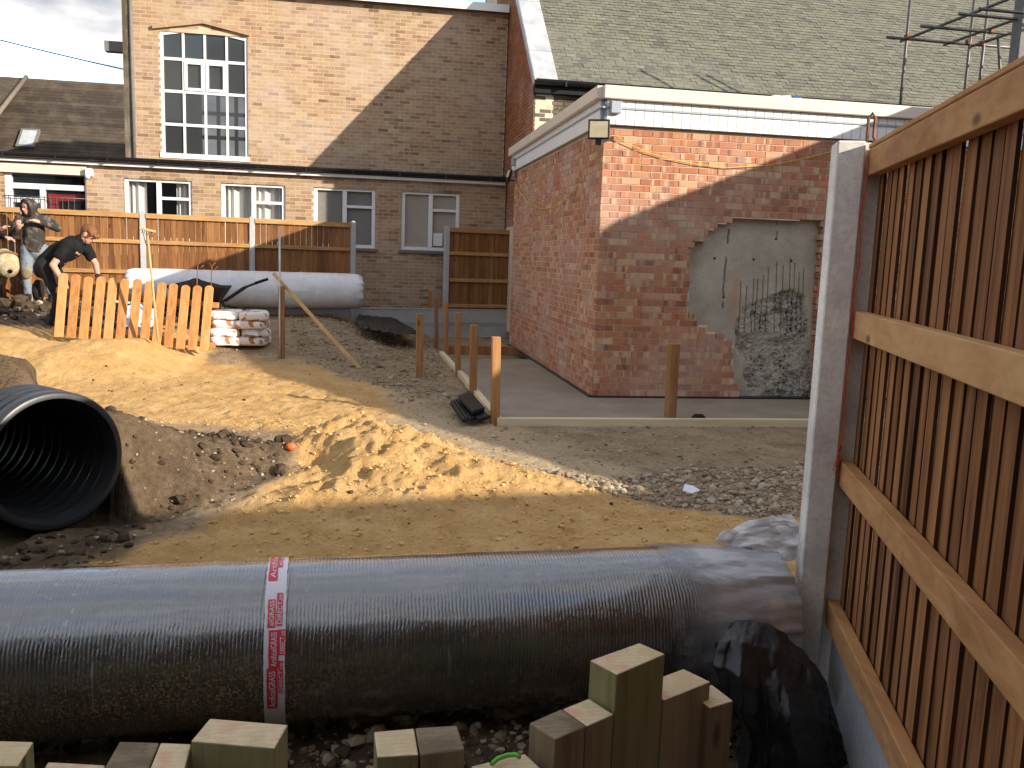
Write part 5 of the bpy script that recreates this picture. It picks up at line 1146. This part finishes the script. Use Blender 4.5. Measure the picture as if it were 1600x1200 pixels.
for pxs, Y_, mt, lb, nm in (([[(1186, 157), (1205, 150), (1235, 148)], [(1184, 163), (1210, 160), (1240, 160)]], 10.6, 'sheet', 'grey polythene bundle lying on the flat roof', 'polythene_bundle'), ([[(1236, 153), (1247, 150), (1256, 155)], [(1234, 163), (1248, 163), (1260, 164)]], 10.6, 'blue', 'crumpled blue bag on the flat roof', 'blue_bag'), ([[(846, 197), (860, 188), (876, 180)], [(846, 210), (862, 206), (880, 198)]], 13.0, 'black_matt', 'black sack lying on the flat roof edge', 'black_sack')):
    P = np.array([[ony(p, Y_) for p in r_] for r_ in pxs]); lo_ = P[-1].copy(); lo_[:, 2] = 3.386; lo_[:, 1] -= .05; bk = lo_.copy(); bk[:, 1] += .4; mid_ = P[0].copy(); mid_[:, 1] += .12
    G_ = refine(np.stack([lo_, P[0], mid_, bk]), 26); ii, jj = np.meshgrid(range(26), range(26), indexing='ij'); G_ = G_+.03*np.stack([fbm(ii/5., jj/5., 1, 3, k_) for k_ in (1, 2, 3)], -1)*np.array([.5, 1, 1]); G_[..., 2] = np.maximum(G_[..., 2], 3.387)
    q = MB(); q.grid(G_); c = G_.reshape(-1, 3).mean(0); tag(q.build(nm, M[mt], None, (c[0], c[1], 3.387)), lb, 'bag')

# ================================================================== LOOSE STONES, CLODS AND PEBBLES
def rock_mesh(k, sub):
    bm = bmesh.new(); bmesh.ops.create_icosphere(bm, subdivisions=sub, radius=1.0); r = np.random.default_rng(k)
    V = np.array([v.co[:] for v in bm.verts]); Fs = np.array([[v.index for v in f.verts] for f in bm.faces]); bm.free()
    V = V*(1+.26*(r.random((len(V), 1))-.5)*2)*np.array([1, .8, .62]); return V, Fs
ROCKS = {s_: [rock_mesh(k, s_) for k in range(6)] for s_ in (1, 2)}
def scatter(name, pts, sizes, mat, label, cat, sub=1, sink=.3):
    Vs, Fs, off = [], [], 0; zs_ = terrain(pts[:, 0], pts[:, 1])
    for (x, y), z, s_ in zip(pts, zs_, sizes):
        V, F_ = ROCKS[sub][rng.integers(6)]; a, b_ = rng.uniform(0, 6.28), rng.normal(0, .4); c, s2 = math.cos(a), math.sin(a)
        R_ = np.array([[c, -s2, 0], [s2, c, 0], [0, 0, 1]]) @ np.array([[1, 0, 0], [0, math.cos(b_), -math.sin(b_)], [0, math.sin(b_), math.cos(b_)]])
        Vs.append((V*s_) @ R_.T+np.array([x, y, z+s_*(.62-sink)])); Fs.append(F_+off); off += len(V)
    o = link(bpy.data.objects.new(name, mesh_np(name, np.concatenate(Vs), np.concatenate(Fs), mat))); tag(o, label, cat, kind='stuff'); return o
def pts_in(polys, n, xr, yr, cond=None):
    out_ = np.zeros((0, 2))
    while len(out_) < n:
        x = rng.uniform(*xr, 20000); y = rng.uniform(*yr, 20000); px, py = proj_arr(x, y); px = px+fbm(x, y, 1.5, 3, 5)*22
        k = np.max([poly_sd(px, py, p) for p in polys], 0) > 0
        if cond is not None: k &= cond(x, y)
        k &= ~((x > 1.26) & (y > 8.2)); t, s = pipe_ts(x, y); k &= ~((np.abs(s) < .45) & (t > -.05))
        out_ = np.concatenate([out_, np.stack([x[k], y[k]], 1)])
        if not k.any(): break
    return out_[:n]
logn = lambda n, m_, sd, mx_: np.minimum(np.exp(rng.normal(math.log(m_), sd, n)), mx_)
p = pts_in([GRAVEL], 2000, (.5, 4.5), (4.8, 7.4)); scatter('gravel', p, logn(len(p), .0120, .5, .036), M['stone'], 'grey brown gravel and rubble stones strewn before the path', 'gravel', 1)
p = pts_in([GRAVEL], 60, (.5, 4.5), (4.8, 7.2)); scatter('rubble_stones', p, logn(len(p), .028, .3, .05), M['stone'], 'larger rubble stones lying in the gravel', 'stones', 2)
p = pts_in([[(430, 1100), (920, 1085), (920, 1300), (430, 1300)]], 420, (-.8, 1.2), (1.8, 3.0)); scatter('hardcore', p, logn(len(p), .013, .55, .04), M['stone'], 'grey crushed stone on the soil between the roll and the sleepers', 'gravel', 1)
allp = [[(-600, 470), (2200, 470), (2200, 1400), (-600, 1400)]]
def not_sand(x, y): s_, d_, p_ = masks(x, y); return (s_ < .35)
p = pts_in(allp, 5200, (-4, 5), (2.2, 13.5), not_sand); scatter('pebbles', p, logn(len(p), .0075, .5, .03), M['stone'], 'small pebbles scattered over the bare dirt', 'pebbles', 1)
def on_sand(x, y): s_, d_, p_ = masks(x, y); return (s_ > .6)
p = pts_in(allp, 320, (-5, 3), (3.4, 12), on_sand); scatter('dirt_specks', p, logn(len(p), .0055, .6, .025), M['clod'], 'dark dirt crumbs trodden into the sand', 'soil', 1, .4)
p = pts_in(allp, 3000, (-3, 3), (3.2, 8.5), on_sand); scatter('sand_clods', p, logn(len(p), .0075, .5, .032), M['sand_clod'], 'crumbled lumps of damp sand on the sand heap', 'sand', 1, .35)
def on_dark(x, y): s_, d_, p_ = masks(x, y); return (d_ > .5)
p = pts_in(allp, 1700, (-3, 2), (2.2, 7.5), on_dark); scatter('soil_clods', p, logn(len(p), .016, .55, .06), M['clod'], 'dark soil clods around the pipe and under the roll', 'soil', 1, .3)
p = pts_in([DARK[2]], 900, (-9, -1.5), (12.6, 17.5)); scatter('rubble_heap', p, logn(len(p), .05, .5, .16), M['clod'], 'dark clods and rubble behind the picket panel', 'rubble', 1, .25)
p = pts_in([[(-500, 470), (100, 476), (330, 500), (345, 556), (0, 545), (-500, 528)]], 120, (-9, -1.5), (12.6, 17.5)); scatter('broken_stones', p, logn(len(p), .06, .4, .14), M['stone'], 'broken pale stones among the dark clods', 'rubble', 1, .2)
p = pts_in([[(430, 500), (690, 500), (700, 640), (560, 640), (470, 560)]], 2200, (-3, 1.25), (9.4, 18), not_sand); scatter('dirt_crumbs', p, logn(len(p), .014, .5, .05), M['stone'], 'loose stones and dirt crumbs before the rear gravel boards', 'pebbles', 1)

# ================================================================== PEOPLE
SKIN = m_plain('skin', (.55, .29, .21), .55, .35, var=.1, nscale=20, bump=0)
def cap_mesh(segs, balls=()):
    """union of tapered capsules: ((x,y,z), r0, (x,y,z), r1)"""
    q = MB()
    for a, r0_, b_, r1_ in segs:
        a, b_ = np.array(a, float), np.array(b_, float); d = b_-a; n_ = 5
        pts = [a+d*f for f in np.linspace(0, 1, n_)]; q.tube(pts, list(np.linspace(r0_, r1_, n_)), 14); q.sphere(a, r0_, 14, 9); q.sphere(b_, r1_, 14, 9)
    for c, r, s_ in balls: q.sphere(c, r, 18, 12, sc=s_)
    return q
def limb(name, q, mat, parent, T_, voxel=.014, it=6, wrinkle=0):
    q.v = [tuple(T_(np.array(v))) for v in q.v]; o = q.build(name, mat, parent)
    r = o.modifiers.new('remesh', 'REMESH'); r.mode = 'VOXEL'; r.voxel_size = voxel; r.use_smooth_shade = True
    s_ = o.modifiers.new('smooth', 'SMOOTH'); s_.factor = .5; s_.iterations = it
    if wrinkle:
        tx = bpy.data.textures.new('wrinkle', 'CLOUDS'); tx.noise_scale = .09; d = o.modifiers.new('wrinkle', 'DISPLACE'); d.texture = tx; d.strength = wrinkle; d.mid_level = .5
    return o
def xf(loc, yaw):
    c, s_ = math.cos(yaw), math.sin(yaw); L = np.array(loc)
    return lambda v: np.array([v[0]*c-v[1]*s_, v[0]*s_+v[1]*c, v[2]])+L
def hand(c, d, up_, s_=1.0, curl=.5):
    """palm plus five bent fingers; d = direction of the fingers"""
    c, d, up_ = np.array(c, float), np.array(d, float), np.array(up_, float); d /= np.linalg.norm(d); sd = np.cross(d, up_); sd /= np.linalg.norm(sd); up_ = np.cross(sd, d); out_ = []
    out_ += [(c, .030*s_, c+d*.07*s_, .032*s_), (c+sd*.016*s_, .026*s_, c+d*.075*s_+sd*.026*s_, .018*s_), (c-sd*.016*s_, .026*s_, c+d*.075*s_-sd*.026*s_, .018*s_)]
    for k, L in enumerate((.062, .074, .070, .055)):
        b_ = c+d*.085*s_+sd*(.030-.020*k)*s_; m_ = b_+d*L*.55*s_-up_*L*.25*curl; e_ = m_+d*L*.3*s_-up_*L*.55*curl; out_ += [(b_, .0105*s_, m_, .0095*s_), (m_, .0095*s_, e_, .008*s_)]
    t0 = c+d*.02*s_+sd*.035*s_; t1 = t0+sd*.03*s_+d*.03*s_-up_*.01; out_ += [(t0, .013*s_, t1, .011*s_), (t1, .011*s_, t1+d*.032*s_-up_*.012, .009*s_)]
    return out_
def head_parts(c, fwd, r=.098):
    """skull, jaw, nose and ears; fwd = facing direction"""
    c, f = np.array(c, float), np.array(fwd, float); f /= np.linalg.norm(f); sd = np.cross(f, UPV); sd /= np.linalg.norm(sd); u = np.cross(sd, f)
    segs = [(c+u*.02, r*.94, c+u*.02-f*.012, r*.98), (c-u*.055+f*.02, r*.68, c-u*.085+f*.035, r*.50), (c+f*.088-u*.005, .012, c+f*.108-u*.034, .015), (c+f*.07-u*.07, .014, c+f*.082-u*.068, .012)]
    for s_ in (-1, 1): segs += [(c+sd*s_*.09+u*.012, .016, c+sd*s_*.094-u*.03, .013), (c+f*.075+sd*s_*.035+u*.03, .014, c+f*.08+sd*s_*.035+u*.03, .012)]
    return segs
def face_bits(parent, T_, c, fwd):
    c, f = np.array(c, float), np.array(fwd, float); f /= np.linalg.norm(f); sd = np.cross(f, UPV); sd /= np.linalg.norm(sd); u = np.cross(sd, f)
    for s_ in (-1, 1):
        q = MB(); q.sphere(c+f*.088+sd*s_*.034+u*.008, .011, 8, 6); q.v = [tuple(T_(np.array(v))) for v in q.v]; q.build('eye', M['black'], parent)
    q = MB(); q.tube([c+f*.094-u*.056-sd*.024, c+f*.101-u*.058, c+f*.094-u*.056+sd*.024], .005, 6); q.v = [tuple(T_(np.array(v))) for v in q.v]; q.build('mouth', m_plain('lips', (.36, .13, .11), .5, .3, bump=0), parent)
def spot_mat(name, base, spot, amt=.6, scale=9):
    t = NT(name); v = t.coord(); n = t.noise(v, scale, 6, .65); f = t.noise(v, 60, 3); c = t.ramp(n, [(.35, sc(base, .75)), (.55, base)]); c = t.mix(t.math('MULTIPLY', t.ramp(n, [(.52, 0.0), (.62, 1.0)]), amt), c, spot)
    t.bump(t.noise(v, 25, 4), .6, .02); return t.out(c, .9, .1)
# --- hooded worker, standing
p0 = onz((58, 490), .30); z0 = gz(p0[0], p0[1]); T_ = xf((p0[0], p0[1], z0-.01), .25)
w1 = thing('person', (p0[0], p0[1], z0), 'standing worker in a dark mud spattered hoodie with the hood up and muddy jeans', 'person')
hc = np.array([-.06, -.10, 1.60]); fw = np.array([-.75, -.65, -.12])
la = ((.20, 0, 1.40), (.37, -.08, 1.27), (.10, -.30, 1.36)); ra = ((-.20, 0, 1.40), (-.31, -.08, 1.13), (-.20, -.30, 1.25))
legs = [((-.10, 0, .90), .095, (-.13, -.03, .48), .065), ((-.13, -.03, .48), .062, (-.13, .02, .08), .045), ((.10, 0, .90), .095, (.17, -.03, .48), .065), ((.17, -.03, .48), .062, (.24, .02, .08), .045)]
body = head_parts(hc, fw)+[((0, -.02, 1.35), .05, tuple(hc-np.array([0, 0, .06])), .052), ((0, 0, .95), .13, (0, 0, 1.35), .15), ((-.14, 0, 1.4), .06, (.14, 0, 1.4), .06)]+legs
for s3 in (la, ra): body += [(s3[0], .05, s3[1], .042), (s3[1], .042, s3[2], .028)]
body += hand(la[2], (-.9, -.2, .25), (0, -.3, 1), 1)+hand(ra[2], (.1, -.6, .7), (0, -1, 0), 1)
b1 = limb('body', cap_mesh(body), SKIN, w1, T_, .011, 3); face_bits(w1, T_, hc, fw)
hood = [((0, 0, .93), .170, (0, -.01, 1.20), .180), ((0, -.01, 1.2), .18, (0, 0, 1.40), .155), ((-.17, 0, 1.40), .085, (.17, 0, 1.40), .085), ((0, .02, 1.46), .10, (-.02, .03, 1.52), .085)]
for s3 in (la, ra): hood += [(s3[0], .085, s3[1], .072), (s3[1], .07, tuple(np.array(s3[1])+.88*(np.array(s3[2])-np.array(s3[1]))), .048)]
f_ = fw/np.linalg.norm(fw); sd_ = np.cross(f_, UPV); sd_ /= np.linalg.norm(sd_); u_ = np.cross(sd_, f_); ring = [hc+f_*.035+.122*(math.cos(a)*sd_+math.sin(a)*u_*1.12)-u_*.01 for a in np.linspace(-.9, math.pi+.9, 14)]
hood += [(ring[i], .030, ring[i+1], .030) for i in range(13)]+[(hc-f_*.03+u_*.035, .115, hc-f_*.045+u_*.02, .118), (hc-f_*.05-u_*.06, .09, (0, .03, 1.46), .09)]
HOODM = spot_mat('muddy_hoodie', (.052, .046, .042), (.22, .19, .16), .55, 10)
limb('hoodie', cap_mesh(hood), HOODM, w1, T_, .013, 4, .02)
tr = [(a, r0_*1.28, b_, r1_*1.32) for a, r0_, b_, r1_ in legs]+[((0, 0, .88), .150, (0, 0, .96), .150)]
limb('trousers', cap_mesh(tr), spot_mat('muddy_jeans', (.20, .24, .28), (.27, .22, .13), .85, 7), w1, T_, .013, 4, .025)
for x in (-.13, .175):
    q = MB(); q.sphere((x, -.105, .47), .075, 12, 8, sc=(.9, .55, 1.15)); q.v = [tuple(T_(np.array(v))) for v in q.v]; q.build('knee_pad', spot_mat('knee_pad', (.20, .16, .09), (.40, .12, .08), .4, 14), w1)
for x, y in ((-.13, -.02), (.245, -.02)):
    limb('boot', cap_mesh([((x, y+.05, .07), .062, (x, y-.14, .045), .045), ((x, y+.03, .08), .06, (x, y+.03, .2), .058)]), M['black_matt'], w1, T_, .012, 3)
# --- red haired worker, bending over the pickets
p0 = onz((84, 500), .32); z0 = gz(p0[0], p0[1]); c0 = ony((72, 415), 13.45); bx_, by_ = float(c0[0])+.10, 13.45; z0 = gz(bx_, by_); dz = float(c0[2])-z0-.86; T_ = xf((bx_, by_, z0), 0.0)
w2 = thing('person', (bx_, by_, z0), 'ginger haired worker in a black T-shirt bending over the picket panel', 'person')
U = dz
hips = np.array([-.10, 0, .86+U]); ch = np.array([.27, -.02, 1.14+U]); nk = np.array([.38, -.03, 1.24+U]); hc = np.array([.50, -.05, 1.315+U]); fw = np.array([.72, -.25, -.62])
legs = [((-.08, -.10, .86+U), .10, (.10, -.14, .46+U*.5), .07), ((.10, -.14, .46+U*.5), .066, (.02, -.13, .07), .045), ((-.08, .10, .86+U), .10, (.14, .13, .46+U*.5), .07), ((.14, .13, .46+U*.5), .066, (.05, .14, .07), .045)]
na_ = ((.26, -.19, 1.16+U), (.08, -.28, .88+U), (.22, -.34, .66+U)); fa_ = ((.38, .16, 1.14+U), (.52, .14, .90+U), (.60, -.05, .74+U))
body = head_parts(hc, fw)+[(tuple(ch+np.array([.05, 0, .04])), .06, tuple(hc-np.array([.03, 0, .02])), .058), (tuple(hips), .13, tuple(ch), .15)]+legs
for s3 in (na_, fa_): body += [(s3[0], .055, s3[1], .046), (s3[1], .047, s3[2], .031)]
body += hand(na_[2], (.45, -.2, -.85), (.6, -.6, .3), 1.05, .9)+hand(fa_[2], (.5, -.3, -.8), (.8, -.3, .4), 1.05, .9)
limb('body', cap_mesh(body), SKIN, w2, T_, .011, 3); face_bits(w2, T_, hc, fw)
BLK = m_plain('black_cotton', (.012, .012, .013), .85, .15, var=.3, bump=.4, bscale=25, bdist=.01)
sh = [(tuple(hips+np.array([.02, 0, .03])), .155, tuple((hips+ch)/2+np.array([0, 0, .03])), .165), (tuple((hips+ch)/2+np.array([0, 0, .03])), .165, tuple(ch), .155), (na_[0], .085, fa_[0], .085), (tuple(ch), .13, tuple(nk), .08)]
for s3 in (na_, fa_): sh += [(s3[0], .085, tuple(np.array(s3[0])+.55*(np.array(s3[1])-np.array(s3[0]))), .078)]
limb('shirt', cap_mesh(sh), BLK, w2, T_, .013, 4, .02)
limb('trousers', cap_mesh([(a, r0_*1.22, b_, r1_*1.3) for a, r0_, b_, r1_ in legs]+[(tuple(hips), .15, tuple(hips+np.array([-.02, 0, -.04])), .155)]), m_plain('black_work_trousers', (.016, .016, .018), .8, .2, var=.3, bump=.4, bscale=25, bdist=.01), w2, T_, .013, 4, .02)
f_ = fw/np.linalg.norm(fw); sd_ = np.cross(f_, UPV); sd_ /= np.linalg.norm(sd_); u_ = np.cross(sd_, f_)
hair = [(hc+u_*.05-f_*.02, .098, hc+u_*.045-f_*.035, .10), (hc-f_*.06+u_*.01, .085, hc-f_*.06-u_*.03, .07), (hc+u_*.085+f_*.045, .05, hc+u_*.055+f_*.08, .032)]
for k in range(14): a = rng.uniform(-1.3, 1.3); b_ = hc+u_*.075+sd_*math.sin(a)*.075+f_*(.06*math.cos(a)); hair.append((b_, .028, b_+f_*.05-u_*.03+rng.normal(0, .012, 3), .016))
limb('hair', cap_mesh(hair), m_plain('ginger_hair', (.17, .070, .026), .6, .3, var=.4, nscale=60, bump=.6, bscale=120), w2, T_, .010, 1, .012)
q = cap_mesh(hand(fa_[2], (.5, -.3, -.8), (.8, -.3, .4), 1.16, .9)); limb('glove', q, M['black_matt'], w2, T_, .009, 2)
for y in (-.13, .14): limb('boot', cap_mesh([((.0, y, .07), .06, (.17, y, .045), .045), ((.02, y, .08), .06, (.02, y, .2), .056)]), M['black_matt'], w2, T_, .012, 3)
# --- worker at the edge of the picture, seen from the side
p0 = onz((-14, 492), .30); z0 = gz(p0[0], p0[1]); T_ = xf((p0[0], p0[1], z0-.01), 0.0)
w3 = thing('person', (p0[0], p0[1], z0), 'worker in a black top and pale blue trousers facing the hooded worker', 'person')
hc = np.array([.03, -.03, 1.60]); fw = np.array([.95, -.25, -.1])
ra = ((.02, -.20, 1.40), (.06, -.24, 1.13), (.30, -.20, 1.22)); la = ((.0, .2, 1.40), (.08, .22, 1.12), (.26, .1, 1.08))
legs = [((0, -.10, .90), .095, (.05, -.12, .48), .065), ((.05, -.12, .48), .062, (0, -.12, .08), .045), ((0, .10, .90), .095, (-.03, .12, .48), .065), ((-.03, .12, .48), .062, (-.08, .12, .08), .045)]
body = head_parts(hc, fw)+[((0, 0, 1.35), .05, tuple(hc-np.array([0, 0, .06])), .052), ((0, 0, .95), .13, (0, 0, 1.35), .15)]+legs
for s3 in (la, ra): body += [(s3[0], .05, s3[1], .042), (s3[1], .042, s3[2], .028)]
body += hand(ra[2], (.8, -.1, .4), (0, 0, 1), 1)+hand(la[2], (.8, -.1, -.2), (0, 0, 1), 1)
limb('body', cap_mesh(body), SKIN, w3, T_, .011, 3); face_bits(w3, T_, hc, fw)
tp = [((0, 0, .95), .155, (0, 0, 1.2), .165), ((0, 0, 1.2), .165, (0, 0, 1.38), .14), ((0, -.17, 1.4), .085, (0, .17, 1.4), .085)]
for s3 in (la, ra): tp += [(s3[0], .08, s3[1], .066), (s3[1], .064, tuple(np.array(s3[1])+.8*(np.array(s3[2])-np.array(s3[1]))), .046)]
limb('top', cap_mesh(tp), BLK, w3, T_, .013, 4, .02)
limb('trousers', cap_mesh([(a, r0_*1.25, b_, r1_*1.3) for a, r0_, b_, r1_ in legs]+[((0, 0, .9), .145, (0, 0, .95), .145)]), spot_mat('dusty_trousers', (.28, .31, .38), (.5, .48, .44), .6, 8), w3, T_, .013, 4, .02)
limb('hair', cap_mesh([(hc+np.array([-.02, 0, .05]), .098, hc+np.array([-.04, 0, .03]), .10)]), m_plain('brown_hair', (.06, .04, .03), .6, .3, bump=.5), w3, T_, .011, 1)
for y, x in ((-.12, 0), (.12, -.08)): limb('boot', cap_mesh([((x, y, .07), .06, (x+.17, y, .045), .045), ((x, y, .08), .06, (x, y, .2), .056)]), M['black_matt'], w3, T_, .012, 3)

# ================================================================== CEMENT MIXER behind the workers
mc = ony((10, 412), 16.4); mz = gz(mc[0], mc[1]); mix_ = thing('cement_mixer', (mc[0], mc[1], mz), 'tan splattered cement mixer between the two standing workers', 'mixer')
MIXM = spot_mat('splattered_tan_steel', (.42, .34, .20), (.55, .50, .42), .8, 12)
ax_ = np.array([-.45, .70, .50]); ax_ /= np.linalg.norm(ax_); cc = np.array([mc[0], mc[1], mc[2]]); a_ = np.cross(ax_, UPV); a_ /= np.linalg.norm(a_); b_ = np.cross(a_, ax_)
prof = [(t_*.72, r_*.72) for t_, r_ in [(-.34, .06), (-.33, .17), (-.10, .31), (.06, .32), (.09, .31), (.30, .21), (.33, .215), (.34, .205), (.30, .19), (.08, .28), (-.1, .28), (-.3, .1)]]
an = np.linspace(0, 2*math.pi, 33); q = MB(); q.grid(np.array([[cc+ax_*t+r*(math.cos(x)*a_+math.sin(x)*b_) for x in an] for t, r in prof])[:, ::-1]); q.build('drum', MIXM, mix_)
q = MB(); q.tube([cc+.245*(math.cos(x)*a_+math.sin(x)*b_)-ax_*.02 for x in an], .02, 6, caps=False); q.build('ring_gear', M['rust'], mix_)
q = MB(); q.tube([(mc[0]-.35, mc[1], mz), (mc[0]-.30, mc[1], mz+.55), (mc[0]+.30, mc[1]+.05, mz+.55), (mc[0]+.36, mc[1]+.05, mz)], .025, 8); q.tube([(mc[0]-.3, mc[1]+.35, mz+.1), (mc[0], mc[1], mz+.55), (mc[0]+.3, mc[1]+.35, mz+.1)], .022, 8); q.build('frame', MIXM, mix_)
for s_ in (-.38, .38):
    q = MB(); q.tube([(mc[0]+s_-.04, mc[1]+.35, mz+.17), (mc[0]+s_+.04, mc[1]+.35, mz+.17)], .19, 18); q.build('wheel', M['black_matt'], mix_, bevel=.012)
